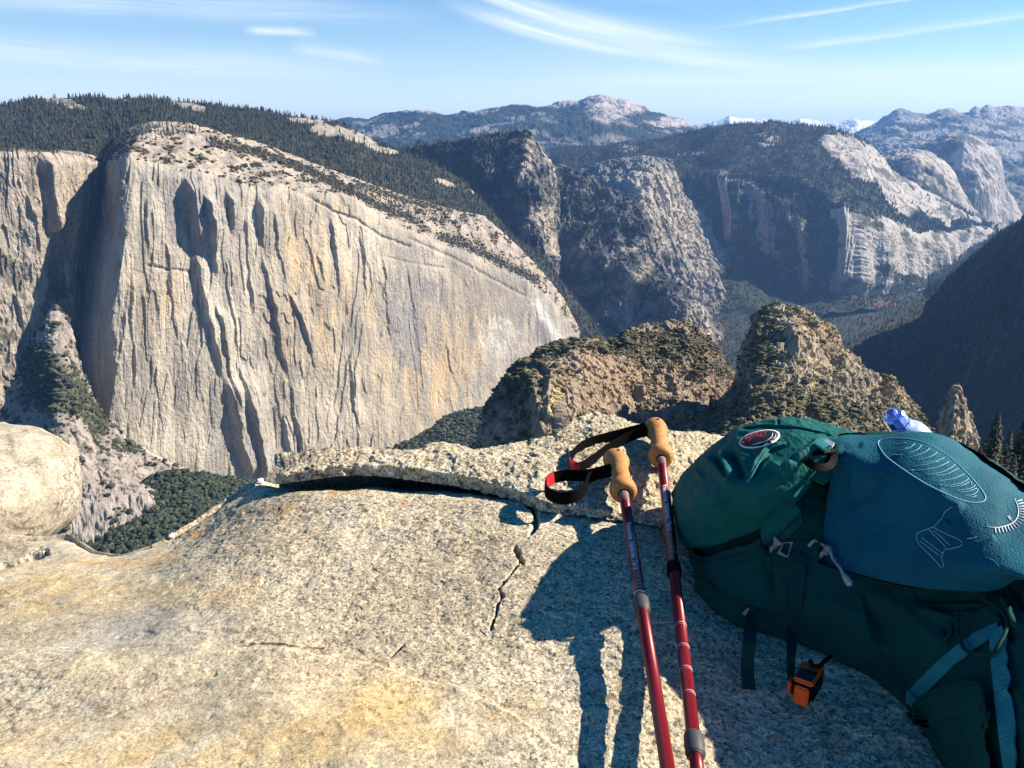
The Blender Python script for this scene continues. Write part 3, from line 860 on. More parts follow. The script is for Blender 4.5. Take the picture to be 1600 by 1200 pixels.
# rocky spur in front of the gully
def d_spur(P, px, py, T, n):
    a = sm(-.3, .4, np.abs(T) + .1)
    return a * (22 * fbm(P, (110, 110, 170), 5, .6, 281, True) + 40 * blocky(P, (100, 100, 170), 5, 4, 283) + 5 * fbm(P, 22, 4, .6, 282))
def spur_veg(P, px, py):
    k = fbm(P, (60, 60, 45), 4, .62, 285)
    v = sm(.12, .26, k) * .8
    g = gauss(px, py, 80, 605, 34, 32) + gauss(px, py, 150, 660, 16, 22) + gauss(px, py, 60, 560, 20, 14) + gauss(px, py, 200, 702, 20, 9) + gauss(px, py, 72, 690, 14, 16) + gauss(px, py, 112, 632, 22, 18) + gauss(px, py, 20, 530, 18, 30)
    return np.clip(np.maximum(v, 1.5 * g + .5 * k * g), 0, 1)
def c_spur(P, px, py, T, n):
    c = np.array([.315, .27, .235]) * (1 + .7 * fbm(P, (40, 40, 70), 4, .6, 287))[..., None].clip(.5, 1.5)
    return lerp(c, np.array([.055, .062, .036]), spur_veg(P, px, py) * .85)
SPUR = relief('rock_spur', [
    [(-120, 730, 2500), (-40, 690, 2560), (2, 642, 2620), (18, 608, 2660), (36, 575, 2700), (52, 535, 2750), (64, 515, 2770), (76, 492, 2790), (86, 482, 2800), (97, 492, 2800), (108, 530, 2790), (122, 572, 2770), (138, 615, 2740), (156, 652, 2710), (200, 690, 2690), (246, 716, 2680), (282, 736, 2680)],
    [(-120, 770, 2380), (-20, 720, 2420), (20, 680, 2450), (50, 640, 2470), (75, 600, 2480), (95, 590, 2480), (112, 610, 2500), (130, 640, 2540), (148, 680, 2560), (190, 715, 2580), (235, 738, 2590), (275, 750, 2600)],
    [(-120, 860, 2150), (60, 800, 2200), (110, 780, 2220), (160, 780, 2250), (210, 780, 2300), (275, 790, 2350)],
    [(-120, 980, 1900), (275, 950, 2000)]], 420, [90, 110, 20], M_CLIFF, d_spur, c_spur,
    'scrubby rock spur rising in front of the dark gully', 'rock spur', back=(260, 420))

# wooded slopes at the foot of the wall
def d_wood(P, px, py, T, n):
    return 16 * fbm(P, (160, 160, 100), 4, .55, 291) + 4 * fbm(P, 30, 3, .6, 292)
def c_wood(P, px, py, T, n):
    k = fbm(P, 70, 4, .6, 293)
    scree = np.clip(gauss(px, py, 145, 830, 20, 14) + gauss(px, py, 222, 782, 10, 5), 0, 1)
    c = lerp(np.array([.036, .044, .024]) * np.ones(P.shape), np.array([.15, .13, .11]), np.clip(scree * 1.3 + .4 * k * scree, 0, 1))
    return c
WOOD = relief('hill', [
    [(60, 700, 2620), (100, 708, 2600), (125, 740, 2560), (150, 768, 2500), (190, 780, 2450), (212, 762, 2470), (235, 745, 2490), (262, 735, 2510), (290, 735, 2520), (330, 743, 2535), (385, 750, 2560), (470, 775, 2600)],
    [(60, 800, 2250), (150, 820, 2220), (250, 815, 2220), (330, 820, 2230), (470, 830, 2300)],
    [(60, 960, 1850), (250, 960, 1800), (470, 960, 1900)]], 300, [70, 60], M_CLIFF, d_wood, c_wood,
    'wooded slope at the foot of the great wall', 'hill', back=(120, 60))
WOOD2 = relief('hill', [
    [(520, 770, 3450), (560, 740, 3480), (598, 706, 3520), (640, 690, 3600), (668, 674, 3680), (690, 655, 3760), (722, 643, 3850), (768, 632, 3980), (830, 610, 4200), (900, 590, 4500)],
    [(520, 800, 3200), (640, 740, 3300), (768, 690, 3600), (900, 650, 4000)],
    [(520, 900, 2800), (900, 800, 3200)]], 260, [50, 30], M_CLIFF, d_wood, c_wood,
    'wooded slope between the great wall and the nearer brown knob', 'hill', back=(120, 60))

# shaded mountainside on the right of the valley
def d_shade(P, px, py, T, n):
    T = T - 1
    a = sm(-.3, .4, np.abs(T) + .1)
    return a * (60 * fbm(P, (380, 380, 500), 5, .55, 301, True) + 8 * fbm(P, 60, 4, .6, 302))
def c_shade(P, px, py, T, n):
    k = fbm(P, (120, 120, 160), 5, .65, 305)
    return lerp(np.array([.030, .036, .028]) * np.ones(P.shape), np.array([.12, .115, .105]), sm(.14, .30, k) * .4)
SHADE = relief('mountain', [
    [(1300, 562, 8060), (1380, 537, 7800), (1425, 512, 7500), (1437, 494, 7250), (1455, 469, 6900), (1480, 438, 6450), (1520, 400, 5950), (1560, 368, 5500), (1600, 340, 5150), (1700, 284, 4400), (1850, 234, 3600)],  # unseen far side, added and kept high to cast shadow on the valley floor
    [(1300, 560, 6200), (1380, 535, 6000), (1425, 508, 5800), (1437, 490, 5600), (1455, 465, 5350), (1480, 434, 5000), (1520, 396, 4600), (1560, 364, 4300), (1600, 336, 4000), (1700, 280, 3400), (1850, 230, 2800)],
    [(1300, 580, 5200), (1400, 560, 5000), (1450, 540, 4700), (1500, 500, 4300), (1560, 450, 3800), (1640, 400, 3300), (1850, 330, 2400)],
    [(1280, 640, 4000), (1400, 640, 3700), (1500, 640, 3200), (1600, 620, 2700), (1850, 560, 1800)],
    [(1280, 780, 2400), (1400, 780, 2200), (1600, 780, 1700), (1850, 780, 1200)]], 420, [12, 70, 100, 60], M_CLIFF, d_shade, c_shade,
    'steep mountainside in blue shadow closing the valley', 'mountain', back=(900, 500))

# valley floor and the country beneath everything, out to the horizon
v = [(-60000, -8000, -1545), (60000, -8000, -1545), (60000, 44000, -1545), (-60000, 44000, -1545)]
def valley_material():
    m, nt, b = new_mat('valley_floor')
    k = NB(nt)
    c = k.coord()
    f = k.noise(c, 1 / 260.0, 6, .6)
    g = k.noise(c, 1 / 45.0, 5, .65)
    col = k.mix(k.ramp(f, [(.50, 0.0), (.62, 1.0)]), (.016, .024, .015), (.05, .04, .025))
    col = k.mix(k.ramp(g, [(.40, 0.0), (.60, 1.0)]), col, (.020, .028, .018))
    k.l(col, b.inputs['Base Color'])
    b.inputs['Roughness'].default_value = 1.0
    k.l(k.bump(g, 1.0, 20), b.inputs['Normal'])
    return m
tag(mesh_obj('ground', v, [(0, 1, 2, 3)], valley_material(), smooth=False), 'wooded valley floor far below the ledge', 'ground', kind='structure')

# ------------------------------------------------------------------ nearer knobs
def d_knob(P, px, py, T, n):
    a = sm(-.3, .35, np.abs(T) + .1)
    d = a * (9 * fbm(P, (60, 60, 75), 5, .6, 311, True) + 15 * blocky(P, (55, 55, 70), 5, 4, 313) + 6 * blocky(P, (16, 16, 20), 4, 3, 314) + 3.0 * fbm(P, 11, 4, .62, 312) + .9 * fbm(P, 3, 2, .6, 315))
    for ln, A, wd, l in (([(822, 588), (826, 620), (836, 660), (842, 700)], 20, 14, 50), ([(985, 600), (1000, 640), (1005, 670)], 8, 4, 30), ([(858, 570), (850, 620), (856, 680)], 8, 5, 40)):
        x = poly_x(ln, py) + 4 * fbm(P, 30, 3, .6, 316)
        d += A * sm(ln[0][1] - 3, ln[0][1] + 15, py) * (1 - sm(ln[-1][1] - 15, ln[-1][1] + 4, py)) * saw((px - x) * .85 + wd * .5, wd, l)
    return d
def knob1_veg(P, px, py):
    k = fbm(P, (26, 26, 18), 4, .64, 321)
    v = sm(.05, .2, k) * .75
    up = gauss(px, py, 810, 580, 45, 60) + gauss(px, py, 1085, 545, 40, 14) + gauss(px, py, 1010, 545, 55, 22) * .7 + gauss(px, py, 885, 545, 40, 12) + gauss(px, py, 1110, 590, 30, 18) + gauss(px, py, 960, 545, 26, 14)
    bare = gauss(px, py, 925, 600, 42, 34) + gauss(px, py, 1090, 610, 32, 16) + gauss(px, py, 900, 640, 55, 30)
    return np.clip(v * .45 + up * (.75 + 1.5 * k) - bare * .8, 0, 1)
def c_knob1(P, px, py, T, n):
    k = fbm(P, (20, 20, 30), 4, .62, 325)
    c = lerp(np.array([.34, .255, .175]) * np.ones(P.shape), np.array([.21, .175, .145]), sm(-.1, .25, k))
    red = gauss(px, py, 935, 590, 55, 45) + gauss(px, py, 1090, 600, 40, 30) + gauss(px, py, 985, 610, 25, 40)
    c = lerp(c, np.array([.39, .27, .17]), np.clip(red * (.6 + 1.6 * k), 0, 1) * .7)
    yl, _ = seg_dist(px, py, [(872, 615), (866, 640), (862, 660)])
    c = lerp(c, np.array([.55, .42, .17]), np.exp(-(yl / 4) ** 2) * .8)
    return lerp(c, np.array([.075, .07, .04]), knob1_veg(P, px, py) * .8)
KNOB1 = relief('rock_dome', [
    [(725, 745, 950), (738, 712, 985), (748, 688, 1000), (760, 650, 1020), (775, 618, 1035), (795, 588, 1062), (820, 562, 1090), (850, 545, 1110), (885, 532, 1130), (920, 530, 1150), (950, 537, 1185), (975, 525, 1215), (1005, 510, 1245), (1040, 504, 1265), (1070, 502, 1275), (1092, 515, 1280), (1106, 532, 1280), (1122, 556, 1275), (1140, 580, 1265), (1175, 620, 1250)],
    [(735, 760, 930), (760, 710, 945), (785, 670, 955), (815, 625, 965), (850, 600, 985), (885, 580, 1010), (920, 575, 1045), (960, 565, 1110), (1000, 550, 1165), (1040, 545, 1190), (1075, 550, 1200), (1110, 580, 1200), (1170, 640, 1190)],
    [(740, 790, 900), (790, 740, 900), (830, 700, 900), (870, 670, 920), (910, 660, 950), (950, 660, 990), (985, 650, 1050), (1020, 620, 1110), (1060, 610, 1130), (1100, 625, 1120), (1165, 665, 1100)],
    [(740, 860, 800), (900, 800, 800), (1000, 760, 850), (1160, 740, 900)]], 520, [70, 100, 60], M_KNOB, d_knob, c_knob1,
    'brown double-topped granite dome dotted with brush below the wall', 'rock dome', back=(90, 160), skirt=300)
def knob2_veg(P, px, py):
    k = fbm(P, (16, 16, 12), 4, .64, 331)
    v = sm(.0, .2, k)
    slope = sm(560, 640, py + (px - 1180) * -.18 + 0 * px) * (1 - .75 * gauss(px, py, 1290, 570, 60, 50)) * (1 - .8 * gauss(px, py, 1395, 635, 50, 22))
    left = gauss(px, py, 1190, 545, 18, 40)
    top = .6 * gauss(px, py, 1240, 480, 50, 10)
    return np.clip(v * .45 + slope * (.85 + 1.2 * k) + left + top * (.7 + 2 * k), 0, 1)
def c_knob2(P, px, py, T, n):
    k = fbm(P, (16, 16, 22), 4, .62, 335)
    c = lerp(np.array([.43, .34, .22]) * np.ones(P.shape), np.array([.25, .22, .19]), sm(-.15, .2, k))
    c = lerp(c, np.array([.46, .33, .18]), np.clip(gauss(px, py, 1410, 630, 40, 24) + gauss(px, py, 1290, 530, 60, 30), 0, 1) * .6)
    return lerp(c, np.array([.095, .088, .045]), knob2_veg(P, px, py) * .75)
def d_knob2(P, px, py, T, n):
    a = sm(-.3, .35, np.abs(T) + .1)
    d = a * (7 * fbm(P, (45, 45, 55), 5, .6, 341, True) + 20 * blocky(P, (48, 48, 60), 5, 4, 343) + 6 * blocky(P, (13, 13, 16), 4, 3, 344) + 2.4 * fbm(P, 9, 4, .62, 342) + .8 * fbm(P, 2.6, 2, .6, 345))
    for ln, A, wd, l in (([(1222, 520), (1230, 545), (1236, 575)], 14, 8, 40), ([(1232, 600), (1240, 622), (1246, 640)], 8, 6, 25), ([(1370, 600), (1380, 622), (1386, 645)], 10, 8, 30), ([(1300, 560), (1306, 590), (1314, 612)], 6, 5, 25)):
        x = poly_x(ln, py) + 4 * fbm(P, 20, 3, .6, 346)
        d += A * sm(ln[0][1] - 3, ln[0][1] + 10, py) * (1 - sm(ln[-1][1] - 12, ln[-1][1] + 4, py)) * saw((px - x) * .8 + wd * .5, wd, l)
    return d
KNOB2 = relief('rock_dome', [
    [(1040, 665, 1000), (1090, 645, 1000), (1125, 632, 1000), (1148, 604, 1005), (1161, 580, 1015), (1169, 550, 1030), (1174, 515, 1045), (1188, 488, 1055), (1215, 474, 1060), (1245, 479, 1060), (1268, 492, 1055), (1290, 508, 1045), (1320, 542, 1015), (1345, 572, 985), (1372, 600, 955), (1400, 618, 925), (1432, 650, 890), (1452, 682, 870), (1490, 740, 850)],
    [(1030, 690, 900), (1090, 662, 890), (1140, 640, 890), (1170, 600, 900), (1182, 560, 920), (1196, 530, 950), (1220, 515, 965), (1248, 520, 965), (1290, 550, 940), (1330, 585, 910), (1370, 625, 880), (1410, 645, 860), (1445, 690, 830), (1480, 745, 820)],
    [(1010, 740, 700), (1100, 700, 690), (1200, 660, 700), (1300, 665, 720), (1400, 700, 720), (1480, 770, 720)],
    [(1010, 850, 520), (1200, 800, 500), (1480, 860, 520)]], 560, [80, 110, 50], M_KNOB, d_knob2, c_knob2,
    'pointed tawny rock dome with a brushy apron behind the backpack', 'rock dome', back=(70, 200), skirt=300)
def d_spire(P, px, py, T, n):
    return sm(-.5, .5, np.abs(T) + .2) * (2.4 * fbm(P, (14, 14, 30), 5, .6, 351, True) + 8 * blocky(P, (9, 9, 20), 4, 4, 353, .1) + .7 * fbm(P, 3, 3, .6, 352))
def c_spire(P, px, py, T, n):
    k = fbm(P, (8, 8, 14), 4, .62, 355)
    return lerp(np.array([.40, .32, .235]) * np.ones(P.shape), np.array([.12, .11, .09]), sm(-.05, .22, k) * .8)
tag(relief('rock_spire', [
    [(1462, 720, 500), (1473, 690, 502), (1476, 665, 504), (1480, 640, 505), (1484, 622, 506), (1489, 606, 507), (1492, 601, 507), (1497, 602, 507), (1501, 618, 507), (1507, 632, 506), (1513, 650, 506), (1519, 668, 505), (1522, 690, 504), (1535, 720, 502)],
    [(1462, 740, 480), (1475, 710, 478), (1481, 680, 478), (1487, 655, 478), (1490, 635, 482), (1492, 618, 488), (1495, 612, 490), (1498, 616, 490), (1502, 632, 487), (1508, 650, 488), (1514, 672, 490), (1520, 700, 490), (1535, 735, 490)],
    [(1458, 800, 450), (1480, 770, 440), (1495, 760, 440), (1540, 790, 460)]], 130, [60, 50], M_KNOB, d_spire, c_spire, 'x', 'x', back=(14, 40), skirt=120, kind=None)[0],
    'slim pointed granite spire standing alone against the shaded mountainside', 'rock spire')
# tree-covered bank beyond the pack
def d_bank(P, px, py, T, n):
    return 2.5 * fbm(P, 22, 4, .6, 361) + .6 * fbm(P, 4, 3, .6, 362)
def c_bank(P, px, py, T, n):
    k = fbm(P, 9, 4, .62, 365)
    return lerp(np.array([.045, .045, .028]) * np.ones(P.shape), np.array([.30, .26, .21]), sm(.10, .28, k) * .7)
BANK = relief('hill', [
    [(1420, 765, 330), (1470, 735, 330), (1510, 735, 320), (1560, 740, 300), (1620, 735, 280), (1760, 715, 260), (1900, 720, 250)],
    [(1420, 820, 230), (1520, 800, 220), (1620, 795, 200), (1900, 790, 180)],
    [(1420, 980, 120), (1900, 980, 100)]], 220, [50, 30], M_KNOB, d_bank, c_bank,
    'steep wooded bank falling away beyond the backpack', 'hill', back=(40, 40), skirt=60)
# ------------------------------------------------------------------ trees and brush
def conifer_template(tiers=4, sides=6, seed=0):
    r = np.random.default_rng(seed)
    V, Fc = [], []
    for t in range(tiers):
        z0 = 0.08 + 0.80 * t / tiers
        z1 = min(1.0, z0 + 0.92 / tiers * (1.5 if t < tiers - 1 else 1.2))
        rad = 0.19 * (1 - 0.80 * t / tiers)
        b = len(V)
        for k in range(sides):
            a = 2 * math.pi * (k + 0.5 * (t % 2)) / sides
            q = rad * r.uniform(0.6, 1.25)
            V.append((q * math.cos(a), q * math.sin(a), z0 + r.uniform(-.03, .03)))
        V.append((0, 0, z1))
        for k in range(sides):
            Fc.append((b + k, b + (k + 1) % sides, b + sides))
    return np.array(V), np.array(Fc)


def clump_template(seed=0, sub=1, flat=0.75):
    bm = bmesh.new()
    bmesh.ops.create_icosphere(bm, subdivisions=sub, radius=0.5)
    r = np.random.default_rng(seed)
    V = np.array([v.co[:] for v in bm.verts])
    V *= (1 + r.uniform(-.28, .28, len(V)))[:, None]
    V[:, 2] = V[:, 2] * flat + 0.5 * flat * .8
    Fc = np.array([[v.index for v in f.verts] for f in bm.faces])
    bm.free()
    return V, Fc


CONIFERS = [conifer_template(4, 6, s) for s in range(4)]
CLUMPS = [clump_template(s) for s in range(5)]


def plant(name, pts, hts, templates, mat, c0, c1, label, cat, wid=(0.8, 1.25), kind='stuff', vary=.5, lean=.05):
    """one mesh of many plants; each has its own size, turn, lean and shade of green"""
    n = len(pts)
    Vs, Fs, Cs = [], [], []
    off = 0
    for i in range(n):
        V, Fc = templates[rng.integers(len(templates))]
        a = rng.uniform(0, 6.283)
        ca, sa = math.cos(a), math.sin(a)
        w = rng.uniform(*wid)
        h = hts[i]
        Q = np.empty_like(V)
        Q[:, 0] = (V[:, 0] * ca - V[:, 1] * sa) * h * w + V[:, 2] * h * rng.normal(0, lean)
        Q[:, 1] = (V[:, 0] * sa + V[:, 1] * ca) * h * w
        Q[:, 2] = V[:, 2] * h
        Vs.append(Q + pts[i]); Fs.append(Fc + off); off += len(V)
        t = rng.uniform()
        c = (np.asarray(c0) * (1 - t) + np.asarray(c1) * t) * (1 + rng.uniform(-vary, vary))
        Cs.append(np.repeat(c[None], len(V), 0))
    o = mesh_obj(name, np.concatenate(Vs), np.concatenate(Fs), mat, smooth=False, col=np.concatenate(Cs))
    tag(o, label, cat, kind=kind)
    return o


def scatter(rel, weight, n, tmin=0.0, tmax=9, x=(-60, 1660)):
    o, P, px, py, T, nn = rel
    du = np.linalg.norm(np.gradient(P, axis=1), axis=-1)
    dv = np.linalg.norm(np.gradient(P, axis=0), axis=-1)
    w = weight * np.sqrt(du * dv * (1 + du * dv)) * (T >= tmin) * (T <= tmax) * (px > x[0]) * (px < x[1])
    w = w.ravel() / w.sum()
    idx = rng.choice(len(w), n, p=w)
    i, j = np.unravel_index(idx, T.shape)
    nv, nu = T.shape
    fi, fj = rng.uniform(0, 1, n), rng.uniform(0, 1, n)
    i2, j2 = np.minimum(i + 1, nv - 1), np.minimum(j + 1, nu - 1)
    Q = P[i, j] * ((1 - fi) * (1 - fj))[:, None] + P[i2, j] * (fi * (1 - fj))[:, None] + P[i, j2] * ((1 - fi) * fj)[:, None] + P[i2, j2] * (fi * fj)[:, None]
    return Q


G0, G1 = (.030, .040, .026), (.062, .066, .040)
# rim forest
wv = rim_veg(RIM[1], RIM[2], RIM[3]); wv = np.where(wv > .5, 1.0, .06)
Q = scatter(RIM, wv, 17000, -0.02, 2.0)
plant('conifer_forest', Q, rng.uniform(15, 34, len(Q)) * rng.choice([.6, 1, 1.2], len(Q)), CONIFERS, M_NEEDLE, G0, G1, 'dark conifer forest covering the hill behind the granite wall', 'forest')
# second peak's wooded flank, north-wall forest
# trees on the nearest stepped peak's left flank, and on the valley floor
o_, P_, px_, py_, T_, n_ = PEAK
Q = scatter(PEAK, (1 - sm(700, 830, px_)) + .12, 4500, 0.0, 2.4)
plant('conifer_forest', Q, rng.uniform(15, 36, len(Q)), [conifer_template(3, 5, s) for s in range(3)], M_NEEDLE, G0, G1, 'conifers on the left flank of the pointed crag', 'forest')
Q = np.stack([np.zeros(6000), rng.uniform(4800, 8000, 6000), np.full(6000, -1546.0)], -1)
Q[:, 0] = (rng.uniform(1060, 1500, 6000) - 800) / F_PX * Q[:, 1] * 1.02
plant('conifer_forest', Q, rng.uniform(16, 38, len(Q)), [conifer_template(3, 5, s) for s in range(3)], M_NEEDLE, G0, G1, 'dark conifer forest on the valley floor', 'forest')
o_, P_, px_, py_, T_, n_ = NORTH
vn = np.where((T_ < 1.02), 1.0, .35) * np.where(soft_poly(P_, px_, py_, SLAB1, 350, 26, 92), .05, 1) * np.where(soft_poly(P_, px_, py_, ARCH, 300, 14, 93), .0, 1)
Q = scatter(NORTH, vn, 15000, 0.0, 2.95)
plant('conifer_forest', Q, rng.uniform(24, 48, len(Q)), [conifer_template(2, 5, s) for s in range(3)], M_NEEDLE, G0, G1, 'far conifer forest on the long valley wall', 'forest')
# brush on the sloping top of the great wall
o_, P_, px_, py_, T_, n_ = WALL
sv = wall_scrub(P_, px_, py_, T_) ** 1.5 + .02 * (T_ < .95)
Q = scatter(WALL, sv, 6500, 0.0, 0.98)
plant('brush', Q, rng.gamma(3, 1.9, len(Q)) + 3, CLUMPS, M_SCRUB, (.055, .05, .030), (.085, .075, .042), 'scattered brush on the sloping top of the granite wall', 'brush', wid=(.9, 1.5))
band = np.zeros(px_.shape)
for ln, w_ in (([(330, 222), (400, 240), (470, 262), (530, 292), (580, 318), (620, 335), (650, 345)], 5), ([(690, 375), (730, 388), (780, 412), (835, 438)], 6), ([(165, 240), (200, 215), (240, 205), (300, 205)], 8), ([(560, 300), (640, 330), (700, 345)], 5)):
    d_, _ = seg_dist(px_, py_, ln); band = np.maximum(band, np.exp(-(d_ / w_) ** 2))
Q = scatter(WALL, band, 1100, 0.0, 1.0)
plant('conifer_forest', Q, rng.uniform(10, 26, len(Q)), CONIFERS, M_NEEDLE, G0, G1, 'thin lines of conifers along the ledges above the granite wall', 'trees')
# spur brush
sv = spur_veg(SPUR[1], SPUR[2], SPUR[3])
Q = scatter(SPUR, sv ** 1.3, 3000, 0.0, 2.4)
plant('brush', Q, rng.gamma(3, 2.6, len(Q)) + 4, CLUMPS, M_SCRUB, (.040, .048, .028), (.075, .078, .045), 'brush and small trees on the rock spur by the gully', 'brush')
# woods under the wall
Q = scatter(WOOD, np.ones(WOOD[4].shape) * (1 - np.clip(gauss(WOOD[2], WOOD[3], 145, 830, 20, 14), 0, .95)), 6500, 0.0, 2.0)
plant('oak_woodland', Q, rng.uniform(11, 22, len(Q)), CLUMPS, M_SCRUB, (.030, .042, .024), (.058, .068, .036), 'dense dark green woodland on the slope below the granite wall', 'woodland', wid=(.8, 1.15))
Q = scatter(WOOD2, np.ones(WOOD2[4].shape), 3500, 0.0, 1.2)
plant('oak_woodland', Q, rng.uniform(14, 28, len(Q)), CLUMPS, M_SCRUB, (.030, .042, .024), (.055, .062, .034), 'dark woodland between the wall and the brown rock dome', 'woodland', wid=(.8, 1.15))
# knobs
sv = knob1_veg(KNOB1[1], KNOB1[2], KNOB1[3])
Q = scatter(KNOB1, sv ** 1.4 + .01, 5200, 0.0, 2.3)
plant('brush', Q, rng.gamma(3, .75, len(Q)) + 1.4, CLUMPS, M_SCRUB, (.060, .058, .030), (.12, .105, .055), 'low brush over the brown double-topped rock dome', 'brush', wid=(.9, 1.6))
sv = knob2_veg(KNOB2[1], KNOB2[2], KNOB2[3])
Q = scatter(KNOB2, sv ** 1.2 + .02, 9000, 0.0, 2.2)
plant('brush', Q, rng.gamma(3, .55, len(Q)) + 1.0, CLUMPS, M_SCRUB, (.070, .070, .034), (.14, .125, .060), 'olive brush over the pointed rock dome and its apron', 'brush', wid=(.9, 1.6))
Q = scatter(BANK, np.ones(BANK[4].shape), 1800, 0.0, 1.3, x=(1430, 1640))
plant('brush', Q, rng.gamma(3, .5, len(Q)) + .6, CLUMPS, M_SCRUB, (.030, .034, .018), (.060, .062, .032), 'dark brush on the bank beyond the backpack', 'brush')
Q = scatter(SHADE, np.ones(SHADE[4].shape), 7000, 0.0, 2.5, x=(1280, 1640))
plant('conifer_forest', Q, rng.uniform(18, 38, len(Q)), [conifer_template(3, 5, s) for s in range(3)], M_NEEDLE, (.028, .034, .024), (.05, .052, .034), 'conifers on the shaded mountainside', 'forest')

# individual pines near the ledge and on the domes
def big_conifer(seed, h=20.0, dense=1.0):
    """tapered trunk plus whorls of drooping branches carrying sprays of needles"""
    r = np.random.default_rng(seed)
    V, Fc, C = [], [], []
    for k in range(int(620 * dense)):
        t = 0.10 + 0.89 * r.uniform() ** 0.85
        z = h * t
        L_ = h * 0.20 * (1 - t) ** 0.75 * r.uniform(.45, 1.15) + .25
        a = r.uniform(0, 6.283)
        s = r.uniform(.35, 1.0)
        c = np.array([math.cos(a), math.sin(a), -.28 + .25 * t])
        p0 = np.array([0, 0, z]) + c * L_ * s * .55
        side = np.array([-math.sin(a), math.cos(a), 0])
        ln, wd = L_ * .55, .30 + .34 * (1 - t) * r.uniform(.6, 1.3)
        up = np.array([0, 0, r.uniform(-.25, .25)])
        b = len(V)
        V += [p0 - side * wd * .3, p0 + c * ln * .55 - side * wd + up * .5, p0 + c * ln, p0 + c * ln * .5 + side * wd + up, p0 + side * wd * .3 + up * .3, p0 + c * ln * .45 + np.array([0, 0, .22])]
        Fc += [(b, b + 1, b + 5), (b + 1, b + 2, b + 5), (b + 2, b + 3, b + 5), (b + 3, b + 4, b + 5), (b, b + 5, b + 4)]
        g = r.uniform(.6, 1.4)
        C += [np.array([.058, .062, .030]) * g] * 6
    return np.array(V), Fc, np.array(C)


def trunk_mesh(h, r0, n=7):
    V, Fc = [], []
    zs = [0, h * .3, h * .7, h * .98]
    for k, z in enumerate(zs):
        q = r0 * (1 - .93 * z / h)
        for i in range(n):
            a = 6.283 * i / n
            V.append((q * math.cos(a), q * math.sin(a), z - (.8 if k == 0 else 0)))
    for k in range(len(zs) - 1):
        for i in range(n):
            Fc.append((k * n + i, k * n + (i + 1) % n, (k + 1) * n + (i + 1) % n, (k + 1) * n + i))
    return np.array(V), Fc


def bark():
    m, nt, b = new_mat('pine_bark')
    k = NB(nt)
    k.l(k.ramp(k.noise(k.coord((1, 1, .2)), 6, 5), [(.3, (.06, .045, .033)), (.7, (.19, .15, .12))]), b.inputs['Base Color'])
    b.inputs['Roughness'].default_value = .95
    return m
M_BARK = bark()
def pine(seed, h, dense=1.0):
    t = empty('pine_tree')
    V, Fc, C = big_conifer(seed, h, dense)
    mesh_obj('crown', V, Fc, M_NEEDLE, t, smooth=False, col=C)
    V, Fc = trunk_mesh(h, h * .017 + .05)
    mesh_obj('trunk', V, Fc, M_BARK, t)
    return t
def copy_tree(root):
    c = root.copy(); COL.objects.link(c)
    for ch in root.children:
        k = ch.copy(); COL.objects.link(k); k.parent = c
    return c
PROTO = [pine(11, 20.0, 1.0), pine(12, 20.0, .8), pine(13, 20.0, .6)]
used = [False] * 3
def surf_hit(rel, x):
    """ground point on a relief's mesh nearest below picture column x"""
PINES = [  # px, py of the foot, distance, height, kind, label
    (1541, 752, 262, 26.0, 0, 'tall open-crowned pine in front of the rock spire'),
    (1503, 742, 285, 15.0, 1, 'short bushy pine just under the foot of the rock spire'),
    (1590, 752, 235, 26.0, 0, 'tall dark pine at the picture edge beyond the pack'),
    (1566, 745, 300, 20.0, 1, 'mid-height pine between the two tallest ones'),
    (1522, 752, 250, 13.0, 2, 'thin pine at the foot of the open-crowned one'),
    (1575, 768, 215, 12.0, 2, 'thin pine standing lowest on the bank'),
    (1606, 768, 200, 16.0, 1, 'bushy pine half out of the picture'),
    (1556, 760, 228, 10.0, 1, 'small bushy pine low on the bank'),
    (1484, 735, 300, 8.0, 1, 'small pine left of the spire foot, just above the pack'),
    (1580, 742, 310, 21.0, 2, 'narrow pine behind the tall dark edge pine'),
    (1529, 742, 320, 15.0, 2, 'narrow pine in the gap right of the spire'),
    (1550, 741, 330, 17.0, 2, 'narrow pine farthest back on the bank'),
    (1616, 750, 240, 24.0, 0, 'tall pine cut by the picture edge'),
]
for (x, y, d, h, k, lab) in PINES:
    t = PROTO[k] if not used[k] else copy_tree(PROTO[k])
    used[k] = True
    p = W(x, y, d)
    t.location = p
    t.rotation_euler = (0, 0, rng.uniform(0, 6.28))
    s = h / 20.0
    t.scale = (s * rng.uniform(.9, 1.15), s * rng.uniform(.9, 1.15), s)
    tag(t, lab, 'tree', 'pines on the bank beyond the backpack')
KTREES = [(1398, 617, 925, 16, 'lone tree on the right ridge of the pointed dome'), (1262, 492, 1056, 12, 'small tree near the tip of the pointed dome'), (1305, 528, 1030, 12, 'small tree below the tip of the pointed dome'), (1367, 598, 960, 10, 'little tree midway down the ridge of the pointed dome'),
          (1200, 570, 905, 30, 'biggest dark tree on the steep left side of the pointed dome'), (1182, 592, 900, 22, 'dark tree lower on the steep left side of the pointed dome'), (812, 574, 1080, 17, 'bare-tipped tree on the left shoulder of the brown dome'), (1110, 640, 892, 20, 'tree in the notch between the two domes'), (1085, 655, 890, 18, 'tree left of the notch between the domes'), (1430, 668, 860, 9, 'small tree at the right foot of the pointed dome')]
for (x, y, d, h, lab) in KTREES:
    t = copy_tree(PROTO[1])
    t.location = W(x, y, d) - np.array([0, 0, 1.5])
    t.rotation_euler = (0, 0, rng.uniform(0, 6.28))
    s = h / 20.0
    t.scale = (s * 1.35, s * 1.35, s)
    tag(t, lab, 'tree', 'trees on the rock domes')
